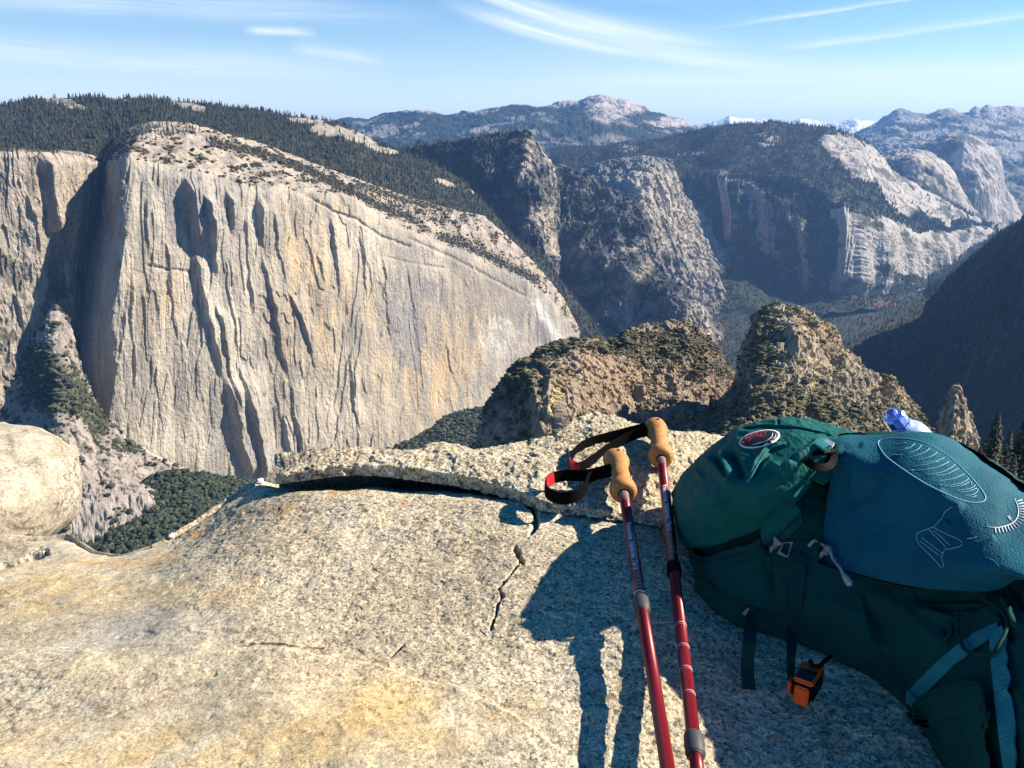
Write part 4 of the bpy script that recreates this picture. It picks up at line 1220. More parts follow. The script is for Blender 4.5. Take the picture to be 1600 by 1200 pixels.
# ------------------------------------------------------------------ the granite ledge we stand on
def Z(px, py, z):
    d = px_dir(px, py)
    return d * (z / d[..., 2])[..., None]
def rows_z(rows):
    out = []
    for r in rows:
        a = np.array(r, float)
        out.append(Z(a[:, 0], a[:, 1], a[:, 2]))
    return out


def granite_material():
    m, nt, b = new_mat('weathered_granite')
    k = NB(nt)
    c = k.coord()
    wob = k.n('ShaderNodeTexNoise', Scale=90.0, Detail=2.0)
    k.l(c, wob.inputs['Vector'])
    cw = k.nt.nodes.new('ShaderNodeVectorMath'); cw.operation = 'MULTIPLY_ADD'
    k.l(wob.outputs['Color'], cw.inputs[0]); cw.inputs[1].default_value = (.008, .008, .008); k.l(c, cw.inputs[2])
    vor = k.n('ShaderNodeTexVoronoi', Scale=290.0); k.l(cw.outputs[0], vor.inputs['Vector'])
    vor2 = k.n('ShaderNodeTexVoronoi', Scale=560.0); k.l(cw.outputs[0], vor2.inputs['Vector'])
    sep = k.nt.nodes.new('ShaderNodeSeparateColor'); k.l(vor.outputs['Color'], sep.inputs[0])
    sep2 = k.nt.nodes.new('ShaderNodeSeparateColor'); k.l(vor2.outputs['Color'], sep2.inputs[0])
    # mineral grains: quartz, feldspar, and black mica; 'rough' picks weathered crystalline skin or smooth polished skin
    at = k.nt.nodes.new('ShaderNodeAttribute'); at.attribute_name = 'Mix'
    mx = k.nt.nodes.new('ShaderNodeSeparateColor'); k.l(at.outputs['Color'], mx.inputs[0])
    rough, lich = mx.outputs[0], mx.outputs[1]
    grain = k.ramp(sep.outputs[0], [(0.0, .20), (.06, .30), (.12, .66), (.30, .92), (.55, 1.06), (.78, 1.22), (1.0, 1.62)])
    grain2 = k.ramp(sep2.outputs[0], [(0.0, .22), (.10, .50), (.22, .98), (1.0, 1.14)])
    blotch = k.noise(c, 26, 5, .65)
    fine = k.noise(c, 700, 3, .6)
    pits = k.ramp(k.noise(c, 120, 4, .7, .4), [(.33, .25), (.42, 1.0)])
    g = k.mix(.85, grain, grain2, 'MULTIPLY')
    g = k.mix(k.math('MULTIPLY', rough, .85), (1, 1, 1), g)
    g2 = k.mix(k.math('ADD', k.math('MULTIPLY', rough, .7), .18), (1, 1, 1), pits)
    g3 = k.ramp(blotch, [(.25, .70), (.5, 1.0), (.75, 1.18)])
    col = k.mix(1.0, k.attr(), g, 'MULTIPLY')
    col = k.mix(1.0, col, g2, 'MULTIPLY')
    col = k.mix(1.0, col, g3, 'MULTIPLY')
    col = k.mix(1.0, col, k.ramp(fine, [(.34, .45), (.45, .95), (.7, 1.22)]), 'MULTIPLY')
    # long weathering streaks on the smooth skin
    st = k.noise(k.coord((16, 110, 60), (0, 0, R(38))), 1.0, 5, .62)
    st2 = k.ramp(st, [(.30, .62), (.45, .95), (.60, 1.08), (.75, 1.2)])
    col = k.mix(k.math('SUBTRACT', 1.0, rough, True), col, k.mix(1.0, col, st2, 'MULTIPLY'))
    # warm iron staining between grains
    col = k.mix(k.ramp(k.noise(c, 55, 4, .7), [(.56, 0.0), (.70, .55)]), col, (.30, .19, .085))
    # black crust lichen and orange lichen
    bl = k.math('MULTIPLY', k.ramp(k.noise(c, 75, 6, .72), [(.50, 0.0), (.58, 1.0)]), lich, True)
    col = k.mix(k.math('MULTIPLY', bl, .85), col, (.045, .040, .032))
    ol = k.math('MULTIPLY', k.ramp(k.noise(c, 95, 5, .7), [(.46, 0.0), (.56, 1.0)]), mx.outputs[2], True)
    col = k.mix(ol, col, (.48, .24, .035))
    k.l(col, b.inputs['Base Color'])
    b.inputs['Roughness'].default_value = .78
    b.inputs['Specular IOR Level'].default_value = .25
    h = k.math('ADD', k.math('MULTIPLY', sep.outputs[1], .45), k.math('MULTIPLY', k.noise(c, 190, 4, .7), .55))
    h = k.math('ADD', h, k.math('MULTIPLY', k.noise(c, 30, 4, .6), .45))
    bp = k.nt.nodes.new('ShaderNodeBump')
    k.l(k.math('ADD', k.math('MULTIPLY', rough, .80), .02), bp.inputs['Strength'])
    bp.inputs['Distance'].default_value = .0048
    k.l(h, bp.inputs['Height'])
    k.l(bp.outputs[0], b.inputs['Normal'])
    return m


M_GRAN = granite_material()


def rock_mesh(name, P, cols, mixv, label, cat, kind=None):
    o = mesh_obj(name, P, grid_faces(*P.shape[:2]), M_GRAN, smooth=True, col=cols)
    at = o.data.attributes.new('Mix', 'FLOAT_COLOR', 'POINT')
    c = np.ones((P.shape[0] * P.shape[1], 4), np.float32)
    c[:, :3] = mixv.reshape(-1, 3)
    at.data.foreach_set('color', c.ravel())
    return tag(o, label, cat, kind=kind)


CREAM = np.array([.57, .475, .325])
CRACKS = [  # polyline, width px, depth m
    ([(822, 790), (832, 800), (838, 815), (836, 832), (830, 842)], 5.0, .020),
    ([(806, 862), (810, 874), (818, 888)], 4.0, .016),
    ([(812, 888), (800, 902), (790, 915), (780, 926), (786, 938), (778, 950), (776, 962), (766, 984)], 2.2, .010),
    ([(610, 1030), (622, 1020), (632, 1010)], 2.2, .008),
    ([(360, 1030), (372, 1016), (410, 1012), (470, 1018), (505, 1017)], 1.6, .005),
    ([(170, 1120), (240, 1095), (300, 1072), (340, 1060)], 1.6, .004),
    ([(0, 884), (30, 879), (60, 871), (75, 866)], 4.5, .014),
    ([(20, 835), (50, 823), (85, 815), (104, 814)], 3.0, .012),
]


def calm_zone(px, py):
    return np.clip(gauss(px, py, 190, 1000, 230, 75) + gauss(px, py, 120, 900, 190, 60) + gauss(px, py, 420, 1130, 300, 80) * .9 + gauss(px, py, 640, 1150, 200, 80) * .7 + gauss(px, py, 170, 860, 90, 24) + gauss(px, py, 100, 1180, 260, 60), 0, 1)


def rock_colour(P, px, py):
    k1 = fbm(P, .25, 5, .6, 401)
    k2 = fbm(P * np.array([1, 1, 1]), (.10, .06, .08), 4, .62, 402)
    c = CREAM * np.ones(P.shape)
    c = lerp(c, np.array([.60, .54, .42]), sm(-.05, .3, k1) * .6)
    c = lerp(c, np.array([.44, .37, .26]), sm(-.05, .3, -k1) * .6)
    stk = fbm(np.stack([P[..., 0] * .78 - P[..., 1] * .62, (P[..., 0] * .62 + P[..., 1] * .78) * .22, P[..., 2]], -1), .05, 4, .62, 403)
    yel = np.clip(gauss(px, py, 90, 935, 150, 40) * .9 + gauss(px, py, 620, 1120, 190, 55) * 1.0 + gauss(px, py, 250, 1180, 260, 45) * .8 + gauss(px, py, 150, 1060, 200, 40) * .35 + gauss(px, py, 330, 930, 70, 25) * .6, 0, 1)
    c = lerp(c, np.array([.60, .42, .18]), np.clip(yel * (.68 + 1.2 * k2 + 1.9 * stk), 0, 1) * .9)
    gry = np.clip(gauss(px, py, 200, 985, 150, 34) + gauss(px, py, 300, 1010, 70, 35) * .8 + gauss(px, py, 180, 1100, 170, 26) * .7 + gauss(px, py, 480, 1090, 90, 30) * .4, 0, 1)
    c = lerp(c, np.array([.36, .335, .295]), np.clip(gry * (.5 + 1.0 * k2 + 2.4 * stk), 0, 1) * .7)
    pnk = gauss(px, py, 540, 960, 130, 60) * .5
    c = lerp(c, np.array([.38, .28, .195]), np.clip(pnk * (.5 + 2 * k2), 0, 1) * .6)
    smooth_zone = calm_zone(px, py)
    rough = 1 - .46 * smooth_zone
    lich = .12 + .45 * sm(-.05, .3, k2) + .5 * sm(.1, .35, k1) + gauss(px, py, 350, 830, 80, 40) * .7 + gauss(px, py, 560, 790, 160, 20) * .5 + gauss(px, py, 690, 840, 60, 40) * .5 + gauss(px, py, 100, 1140, 220, 40) * .25
    lich = np.clip(lich * (1 - .6 * smooth_zone), 0, 1)
    orange = np.clip(gauss(px, py, 180, 882, 90, 5) * 1.2 + gauss(px, py, 300, 832, 18, 6) * 1.2 + gauss(px, py, 20, 890, 20, 6) + gauss(px, py, 540, 768, 40, 7) + gauss(px, py, 445, 800, 16, 10) * .8 + gauss(px, py, 635, 785, 18, 6) * .7 + gauss(px, py, 250, 870, 40, 8) * .6, 0, 1)
    return c, np.stack([rough, lich, orange], -1)


def rock_disp(P, px, py):
    cz = 1 - .75 * calm_zone(px, py)
    d = .020 * fbm(P, .42, 3, .5, 411) + .006 * fbm(P, .12, 3, .55, 412) + .0060 * (blocky(P, (.16, .10, .1), 4, 4, 417, .25)) + cz * (.0015 * fbm(P, .028, 3, .6, 413, True) + .0007 * fbm(P, .009, 2, .6, 414)) + .004 * (cz * blocky(P, (.07, .05, .05), 4, 4, 419, .12))
    w = 3.0 * fbm(P, .03, 3, .65, 415)
    for ln, wd, dep in CRACKS:
        dd, t = seg_dist(px + w, py + .7 * w, ln)
        wv_ = wd * (.6 + .8 * np.abs(fbm(P, .02, 2, .5, 416)) * 2)
        d -= dep * np.exp(-(dd / wv_) ** 4) * sm(0, .06, t + .02) * sm(0, .06, 1.02 - t)
    d += .022 * gauss(px, py, 10, 852, 85, 15)
    # weathered step where the smooth yellow skin has broken away
    sx = np.interp(px, [300, 360, 440, 560, 700, 800, 900, 1000], [1030, 1025, 1022, 1040, 1075, 1120, 1190, 1300])
    d += .005 * sm(-5, 5, py - sx + 10 * fbm(P, .06, 3, .6, 418)) * sm(280, 420, px) * (1 - sm(850, 1000, px))
    return d


def ledge():
    rim = [(-1300, 1000, -1.15), (-500, 900, -.98), (-150, 870, -.90), (0, 850, -.86), (60, 842, -.845), (104, 834, -.83), (124, 846, -.822), (150, 861, -.812), (185, 867, -.80), (222, 858, -.79), (254, 846, -.78), (292, 821, -.765), (330, 796, -.75), (370, 773, -.735), (404, 758, -.725)]
    under = [(440, 763, -.74), (520, 755, -.73), (600, 757, -.73), (700, 762, -.72), (800, 778, -.69), (900, 775, -.66), (1000, 760, -.64), (1100, 745, -.64), (1200, 730, -.64), (1300, 730, -.64), (1400, 735, -.64), (1500, 745, -.64), (1560, 757, -.64), (1600, 772, -.64), (1750, 800, -.66), (2000, 850, -.7), (2800, 960, -.8)]
    r = [rim + under]
    xs = [-1300, -500, -150, 0, 104, 200, 300, 400, 500, 600, 700, 800, 900, 1000, 1150, 1300, 1450, 1600, 1800, 2000, 2800]
    def row(pys, zs):
        return [(x, float(np.interp(x, *zip(*pys))), float(np.interp(x, *zip(*zs)))) for x in xs]
    r.append(row([(-500, 925), (0, 880), (150, 884), (300, 848), (400, 778), (460, 770), (600, 769), (700, 773), (800, 786), (840, 800), (1000, 812), (1300, 815), (1600, 815), (2000, 900)],
                 [(-500, -.95), (0, -.835), (200, -.78), (300, -.742), (400, -.692), (500, -.66), (700, -.645), (1000, -.63), (1600, -.63), (2000, -.68)]))
    r.append(row([(-500, 970), (0, 915), (200, 905), (400, 850), (600, 830), (1000, 860), (1600, 880), (2000, 950)],
                 [(-500, -.90), (0, -.79), (200, -.748), (400, -.680), (600, -.650), (1000, -.625), (1600, -.63), (2000, -.66)]))
    r.append(row([(-500, 1040), (0, 980), (200, 965), (400, 935), (600, 925), (1000, 935), (1600, 965), (2000, 1040)],
                 [(-500, -.84), (0, -.745), (200, -.722), (400, -.682), (600, -.665), (1000, -.638), (1600, -.645), (2000, -.67)]))
    r.append(row([(-500, 1100), (0, 1060), (400, 1030), (1000, 1040), (1600, 1080), (2000, 1120)],
                 [(-500, -.79), (0, -.722), (400, -.686), (600, -.680), (1000, -.655), (1600, -.665), (2000, -.68)]))
    r.append(row([(-500, 1170), (2000, 1190)], [(-500, -.77), (0, -.71), (600, -.675), (1000, -.672), (1600, -.69), (2000, -.70)]))
    r.append(row([(-500, 1320), (2000, 1320)], [(-500, -.74), (0, -.69), (1000, -.69), (2000, -.71)]))
    rw = rows_z(r)
    # beyond the rim the rock rolls over and drops away
    edge = rw[0]
    out = edge * np.array([1.06, 1.06, 1]) - np.array([0, 0, .05])
    drop = edge * np.array([1.12, 1.12, 1]) - np.array([0, 0, .6])
    drop2 = edge * np.array([1.3, 1.3, 1]) - np.array([0, 0, 6])
    near = rw[-1].copy(); near[:, 1] -= .8; near[:, 2] -= .05
    rw = [drop2, drop, out] + rw + [near]
    nu = 1400
    A = []
    # columns follow the picture width so rim and body stay aligned
    tx = np.linspace(-500, 2000, nu)
    tx = np.concatenate([np.linspace(-1300, -500, 30, endpoint=False), np.linspace(-500, -20, 60, endpoint=False), np.linspace(-20, 1120, 960, endpoint=False), np.linspace(1120, 1620, 200, endpoint=False), np.linspace(1620, 2800, 60)])
    for q in rw[3:-1]:
        x, _ = project(q)
        A.append(cubic(q, np.interp(tx, x, np.arange(len(q)))))
    e = A[0]
    A = [e * np.array([1.3, 1.3, 1]) - np.array([0, 0, 6]), e * np.array([1.10, 1.10, 1]) - np.array([0, 0, .5]), e * np.array([1.035, 1.035, 1]) - np.array([0, 0, .035])] + A
    n_ = A[-1].copy(); n_[:, 1] -= 1.2; n_[:, 2] -= .08
    A.append(n_)
    A = np.stack(A)
    segs = [4, 10, 8, 60, 120, 120, 130, 130, 60, 20]
    t = np.concatenate([np.linspace(i, i + 1, s, endpoint=False) for i, s in enumerate(segs)] + [[len(A) - 1.0]])
    P = linear(A, t)
    ker = np.exp(-(np.arange(-26, 27) / 11.0) ** 2); ker /= ker.sum()
    core = P.copy()
    for _ in range(2):
        pad = np.pad(core, ((26, 26), (0, 0), (0, 0)), 'edge')
        core = sum(w_ * pad[i:i + core.shape[0]] for i, w_ in enumerate(ker))
    keep = sm(22, 46, np.arange(P.shape[0]).astype(float))[:, None, None] * sm(0, 30, (P.shape[0] - 1 - np.arange(P.shape[0])).astype(float))[:, None, None]
    P = P * (1 - keep) + core * keep
    n = normals(P)
    n = np.where((n[..., 2] < 0)[..., None], -n, n)
    px, py = project(P)
    d = rock_disp(P, px, py)
    P = P + n * d[..., None]
    c, mv = rock_colour(P, px, py)
    return rock_mesh('ground', P, c, mv, 'weathered granite ledge at the cliff edge', 'rock ledge', kind='structure'), P


LEDGE, LEDGE_P = ledge()


def slab():
    """the detached sheet of granite lying on the ledge, with a dark gap under its lip"""
    lipU = [(432, 757, -.672), (470, 752, -.655), (495, 749, -.648), (530, 744, -.642), (560, 742, -.640), (603, 745, -.640), (647, 751, -.640), (690, 757, -.640), (733, 763, -.638), (777, 774, -.634), (811, 784, -.632), (850, 800, -.626), (900, 806, -.624), (950, 812, -.622), (1010, 820, -.622), (1100, 832, -.625), (1250, 850, -.635), (1450, 850, -.64), (1640, 850, -.65)]
    lipT = [(430, 748, -.660), (470, 738, -.636), (495, 733, -.628), (530, 728, -.622), (560, 727, -.620), (603, 728, -.618), (647, 732, -.616), (690, 738, -.614), (733, 745, -.613), (777, 757, -.611), (811, 768, -.609), (850, 784, -.610), (900, 792, -.612), (950, 800, -.614), (1010, 808, -.616), (1100, 820, -.622), (1250, 842, -.632), (1450, 842, -.638), (1640, 842, -.648)]
    mid = [(432, 744, -.660), (480, 728, -.635), (530, 720, -.625), (600, 715, -.615), (680, 712, -.608), (750, 718, -.602), (820, 722, -.598), (880, 720, -.592), (930, 714, -.588), (990, 722, -.590), (1060, 735, -.595), (1150, 745, -.60), (1300, 750, -.61), (1450, 770, -.62), (1640, 790, -.635)]
    rim = [(434, 742, -.668), (480, 727, -.650), (520, 722, -.645), (560, 718, -.640), (600, 714, -.636), (640, 704, -.632), (675, 697, -.629), (700, 694, -.626), (722, 697, -.625), (742, 703, -.622), (770, 698, -.617), (800, 694, -.612), (840, 686, -.605), (870, 681, -.598), (884, 668, -.592), (900, 655, -.588), (922, 647, -.585), (950, 650, -.584), (980, 659, -.586), (1010, 667, -.59), (1060, 675, -.595), (1110, 681, -.60), (1180, 690, -.605), (1300, 715, -.62), (1450, 735, -.63), (1560, 757, -.64), (1600, 768, -.645), (1640, 780, -.65)]
    rw = rows_z([lipU, lipT, mid, rim])
    x0, x1 = 431, 1640
    tx = np.concatenate([np.linspace(x0, 1120, 820, endpoint=False), np.linspace(1120, x1, 160)])
    A = []
    for q in rw:
        x, _ = project(q)
        A.append(linear(q, np.interp(tx, x, np.arange(len(q)))))
    U, Tp, Mi, Ri = A
    ker = np.exp(-(np.arange(-14, 15) / 6.0) ** 2); ker /= ker.sum()
    def smooth(q):
        return np.stack([np.convolve(np.pad(q[:, i], 14, 'edge'), ker, 'valid') for i in range(3)], -1)
    U, Tp, Mi, Ri = [smooth(q) for q in (U, Tp, Mi, Ri)]
    inner = U * np.array([1.10, 1.10, 1]) + np.array([0, 0, .004])
    back1 = Ri * np.array([1.03, 1.03, 1]) - np.array([0, 0, .03])
    back2 = Ri * np.array([1.05, 1.05, 1]) - np.array([0, 0, .25])
    A = np.stack([inner, U, Tp, Mi, Ri, back1, back2])
    segs = [12, 22, 60, 80, 16, 10]
    t = np.concatenate([np.linspace(i, i + 1, s, endpoint=False) for i, s in enumerate(segs)] + [[len(A) - 1.0]])
    P = linear(A, t)
    n = normals(P)
    n = np.where(((n * P).sum(-1) > 0)[..., None], -n, n)
    px, py = project(P)
    d = .014 * blocky(P, (.09, .09, .05), 4, 4, 424, .2) + .006 * fbm(P, .09, 4, .55, 421) + .0036 * fbm(P, .028, 3, .6, 422, True) + .0014 * fbm(P, .009, 2, .6, 423)
    dd, tt = seg_dist(px, py, [(560, 690), (640, 700), (700, 706), (760, 712)])
    P = P + n * d[..., None]
    c, mv = rock_colour(P, px, py)
    mv[..., 0] = 1.0
    k = fbm(P, .06, 4, .6, 425)
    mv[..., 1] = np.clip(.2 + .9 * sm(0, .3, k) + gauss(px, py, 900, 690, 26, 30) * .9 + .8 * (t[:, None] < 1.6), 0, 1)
    c = lerp(c, np.array([.55, .46, .29]), sm(-.1, .3, k) * .5)
    return rock_mesh('rock_slab', P, c, mv, 'split granite sheet with a dark gap beneath its lip, under the cork grips', 'rock slab')


SLAB = slab()


def boulder():
    nu, nv = 300, 200
    th = np.linspace(0, 2 * math.pi, nu)
    ph = np.linspace(-math.pi / 2, math.pi / 2, nv)
    T_, Ph = np.meshgrid(th, ph)
    e = 0.82
    sg = lambda v: np.sign(v) * np.abs(v) ** e
    X = sg(np.cos(Ph)) * sg(np.cos(T_))
    Y = sg(np.cos(Ph)) * sg(np.sin(T_))
    Zz = sg(np.sin(Ph))
    c0 = W(-62, 772, 1.86)
    P = np.stack([X * .250, Y * .28, Zz * .158], -1)
    P[..., 2] -= .08 * P[..., 0] * (P[..., 0] > -.1)
    P = P + c0
    n = normals(P)
    n = np.where((((P - c0) * n).sum(-1) < 0)[..., None], -n, n)
    P = P + n * (.022 * fbm(P, .22, 3, .5, 431) + .020 * blocky(P, (.22, .22, .16), 4, 3, 436, .35) + .005 * fbm(P, .06, 4, .55, 432) + .0015 * fbm(P, .015, 3, .6, 433))[..., None]
    px, py = project(P)
    c = lerp(np.array([.44, .38, .29]) * np.ones(P.shape), np.array([.33, .28, .21]), sm(-.1, .3, fbm(P, .15, 4, .6, 434)))
    k = fbm(P * np.array([1, 1, 2.5]), .07, 4, .62, 435)
    mv = np.stack([np.full(px.shape, .55), np.clip(sm(.0, .25, k) * .8 + sm(60, 110, px) * .6, 0, 1), np.zeros(px.shape)], -1)
    return rock_mesh('boulder', P, c, mv, 'big rounded pale boulder beside the notch at the edge of the ledge', 'boulder')


boulder()
# ------------------------------------------------------------------ gear on the ledge
def bvh_of(*objs):
    vs, fs = [], []
    for o in objs:
        off = len(vs)
        M = o.matrix_world
        vs += [M @ v.co for v in o.data.vertices]
        fs += [[i + off for i in p.vertices] for p in o.data.polygons]
    return BVHTree.FromPolygons(vs, fs)


def ray(b, px, py):
    d = Vector(px_dir(px, py)).normalized()
    loc, n, i, dist = b.ray_cast(Vector((0, 0, 0)), d)
    if loc is None:
        return None, None
    if n.dot(d) > 0: n = -n
    return np.array(loc), np.array(n)


ROCK = bvh_of(LEDGE, SLAB)
def rock_top(x, y):
    loc, n, i, d = ROCK.ray_cast(Vector((x, y, 0.5)), Vector((0, 0, -1)))
    return loc.z if loc else -.64


def fabric(name, col, weave=900.0, bump=.35, rough=.62, dust=.25, dustcol=(.20, .17, .13), sheen=.0, wrinkle=1.6):
    m, nt, b = new_mat(name)
    k = NB(nt)
    c = k.coord()
    wv = k.n('ShaderNodeTexChecker', Scale=weave)
    k.l(c, wv.inputs['Vector'])
    vo = k.n('ShaderNodeTexVoronoi', Scale=weave); k.l(c, vo.inputs['Vector'])
    n1 = k.noise(c, 14, 5, .6)
    n2 = k.noise(c, 240, 3, .6)
    base = k.mix(k.ramp(n1, [(.3, 0.0), (.7, 1.0)]), tuple(np.array(col) * .78), tuple(np.array(col) * 1.2))
    base = k.mix(k.math('MULTIPLY', k.ramp(k.noise(c, 9, 6, .7), [(.52, 0.0), (.75, 1.0)]), dust), base, dustcol)
    base = k.mix(k.math('MULTIPLY', vo.outputs['Distance'], .55), base, tuple(np.array(col) * .45))
    k.l(base, b.inputs['Base Color'])
    b.inputs['Roughness'].default_value = rough
    b.inputs['Specular IOR Level'].default_value = .14
    b.inputs['Sheen Weight'].default_value = sheen
    b.inputs['Sheen Roughness'].default_value = .5
    h = k.math('ADD', k.math('MULTIPLY', vo.outputs['Distance'], -1.0), k.math('MULTIPLY', k.noise(c, 55, 4, .6), wrinkle))
    k.l(k.bump(h, bump, .0016), b.inputs['Normal'])
    return m


def plain(name, col, rough=.5, metal=0.0, bump=0.0, scale=300.0, var=.15, spec=.4):
    m, nt, b = new_mat(name)
    k = NB(nt)
    c = k.coord()
    n1 = k.noise(c, scale * .2, 4, .6)
    k.l(k.mix(n1, tuple(np.array(col) * (1 - var)), tuple(np.array(col) * (1 + var))), b.inputs['Base Color'])
    b.inputs['Roughness'].default_value = rough
    b.inputs['Metallic'].default_value = metal
    b.inputs['Specular IOR Level'].default_value = spec
    if bump: k.l(k.bump(k.noise(c, scale, 3), bump, .001), b.inputs['Normal'])
    return m


M_BODY = fabric('ripstop_green', (.003, .062, .051), 700, .30, .85, .04, (.08, .08, .06))
M_LID = fabric('lid_green', (.004, .110, .096), 700, .35, .7, .04, (.08, .08, .06))
M_MESH = fabric('stretch_mesh_blue', (.006, .112, .160), 430, .45, .75, .22, (.06, .075, .07), wrinkle=.35)
M_WEB = fabric('webbing_green', (.004, .050, .044), 800, .5, .6, .04)
M_WEBB = fabric('webbing_teal', (.028, .230, .240), 800, .4, .55, .05)
M_BLACK = plain('black_nylon', (.004, .004, .0045), .8, 0, .5, 900, .15, .12)
M_DARK = plain('dark_seam', (.004, .022, .020), .7)
M_SILVER = plain('silver_cord', (.36, .35, .33), .40, .2)
M_GREYPL = plain('grey_plastic', (.24, .24, .25), .40)
M_PRINT = plain('pale_print', (.30, .62, .70), .6)
M_WPRINT = plain('white_print', (.62, .66, .66), .6)
M_REDTXT = plain('red_print', (.60, .03, .035), .5)
M_BLACKP = plain('patch_black', (.008, .008, .010), .45)


def tube(name, pts, r, mat, parent=None, n=8, closed=False, sub=6, radii=None):
    p = np.array(pts, float)
    if sub > 1:
        t = np.linspace(0, len(p) - 1, (len(p) - 1) * sub + 1)
        rr = np.interp(t, np.arange(len(p)), radii) if radii is not None else None
        p = cubic(p, t) if len(p) > 2 else linear(p, t)
    else:
        rr = np.array(radii) if radii is not None else None
    tg = np.gradient(p, axis=0); tg /= np.linalg.norm(tg, axis=1, keepdims=True) + 1e-12
    u = np.cross(tg, np.array([0.13, 0.27, 0.95])); u /= np.linalg.norm(u, axis=1, keepdims=True) + 1e-12
    w = np.cross(tg, u)
    a = np.linspace(0, 2 * math.pi, n, endpoint=False)
    rad = (rr if rr is not None else np.full(len(p), r))[:, None, None]
    V = p[:, None] + rad * (np.cos(a)[None, :, None] * u[:, None] + np.sin(a)[None, :, None] * w[:, None])
    Fc = [tuple(int(x) for x in f) for f in grid_faces(len(p), n, wrap=True)]
    Fc += [tuple(range(n)), tuple(reversed(range((len(p) - 1) * n, len(p) * n)))]
    return (V.reshape(-1, 3), Fc) if name is None else mesh_obj(name, V, Fc, mat, parent)


def merge(parts):
    V, Fc, off = [], [], 0
    for v, f in parts:
        V.append(np.asarray(v)); Fc += [tuple(i + off for i in q) for q in f]; off += len(v)
    return np.concatenate(V), Fc


def strap(name, pts, nrm, width, thick, mat, parent=None, sub=6):
    """flat webbing along 3-D points; nrm = face normals, width may vary"""
    p, nn = np.array(pts, float), np.array(nrm, float)
    wd = np.full(len(p), width) if np.isscalar(width) else np.array(width, float)
    t = np.linspace(0, len(p) - 1, (len(p) - 1) * sub + 1)
    f = cubic if len(p) > 2 else linear
    p, nn, wd = f(p, t), linear(nn, t), np.interp(t, np.arange(len(wd)), wd)
    nn /= np.linalg.norm(nn, axis=1, keepdims=True)
    tg = np.gradient(p, axis=0); tg /= np.linalg.norm(tg, axis=1, keepdims=True) + 1e-12
    sd = np.cross(tg, nn); sd /= np.linalg.norm(sd, axis=1, keepdims=True) + 1e-12
    nn = np.cross(sd, tg)
    h, k = wd[:, None] / 2, thick / 2
    ring = [p - sd * h - nn * k, p - sd * h * .96 + nn * k, p + sd * h * .96 + nn * k, p + sd * h - nn * k]
    V = np.stack(ring, 1)
    Fc = [tuple(int(x) for x in q) for q in grid_faces(len(p), 4, wrap=True)]
    Fc += [(0, 1, 2, 3), tuple(reversed(range(4 * (len(p) - 1), 4 * len(p))))]
    return mesh_obj(name, V, Fc, mat, parent, smooth=False)


def loft_px(rows, nu, segs, back=None):
    rw = rows_w(rows)
    if back is not None: rw = [b for b in back(rw)] + rw
    A = np.stack([cubic(np.asarray(r), np.linspace(0, len(r) - 1, nu)) for r in rw])
    t = np.concatenate([np.linspace(i, i + 1, s, endpoint=False) for i, s in enumerate(segs)] + [[len(A) - 1.0]])
    return cubic(A, t)


def outward(P, c):
    n = normals(P)
    return np.where(((n * (P - c)).sum(-1) < 0)[..., None], -n, n)


def folds(P, px, py, lines):
    d = np.zeros(px.shape)
    for ln, w, a in lines:
        dd, t = seg_dist(px, py, ln)
        d += a * np.exp(-(dd / w) ** 2) * sm(-.02, .18, t) * (1 - sm(.82, 1.02, t))
    return d


# ---------------- backpack
PACK = empty('backpack')
tag(PACK, 'big dark green hiking backpack with a blue mesh pocket lying on the granite', 'backpack')
away = np.array([.80, .38, 0])
cpack = np.array([.38, 1.02, -.55])
def pack_back(rw):
    top = rw[0]
    g = top + away * .17; g[:, 2] = -.66
    m_ = top + away * .16; m_[:, 2] -= .10
    e = top + away * .075; e[:, 2] -= .012
    return [g, m_, e]
body_rows = [
    [(1060, 782, 1.28), (1082, 752, 1.25), (1118, 712, 1.225), (1158, 684, 1.21), (1222, 672, 1.19), (1314, 690, 1.13), (1422, 690, 1.065), (1498, 722, 0.995), (1582, 784, 0.915), (1676, 846, 0.845), (1800, 935, 0.735)],
    [(1056, 790, 1.26), (1074, 800, 1.17), (1100, 800, 1.115), (1140, 788, 1.08), (1204, 776, 1.05), (1284, 795, 1.04), (1374, 825, 0.98), (1454, 866, 0.92), (1534, 912, 0.845), (1612, 968, 0.76), (1712, 1065, 0.65)],
    [(1056, 802, 1.26), (1069, 840, 1.17), (1088, 868, 1.1), (1118, 886, 1.03), (1166, 900, 0.985), (1240, 910, 0.965), (1315, 932, 0.93), (1390, 967, 0.88), (1462, 1020, 0.81), (1525, 1095, 0.725), (1610, 1200, 0.62)],
    [(1058, 815, 1.26), (1074, 862, 1.165), (1087, 910, 1.08), (1110, 942, 1.0), (1150, 970, 0.975), (1227, 992, 0.942), (1297, 1022, 0.905), (1370, 1057, 0.865), (1432, 1114, 0.81), (1483, 1198, 0.728), (1560, 1330, 0.63)],
]
def pack_under(rw):
    b = rw[-1] + away * .05; b[:, 2] = -.665
    return b
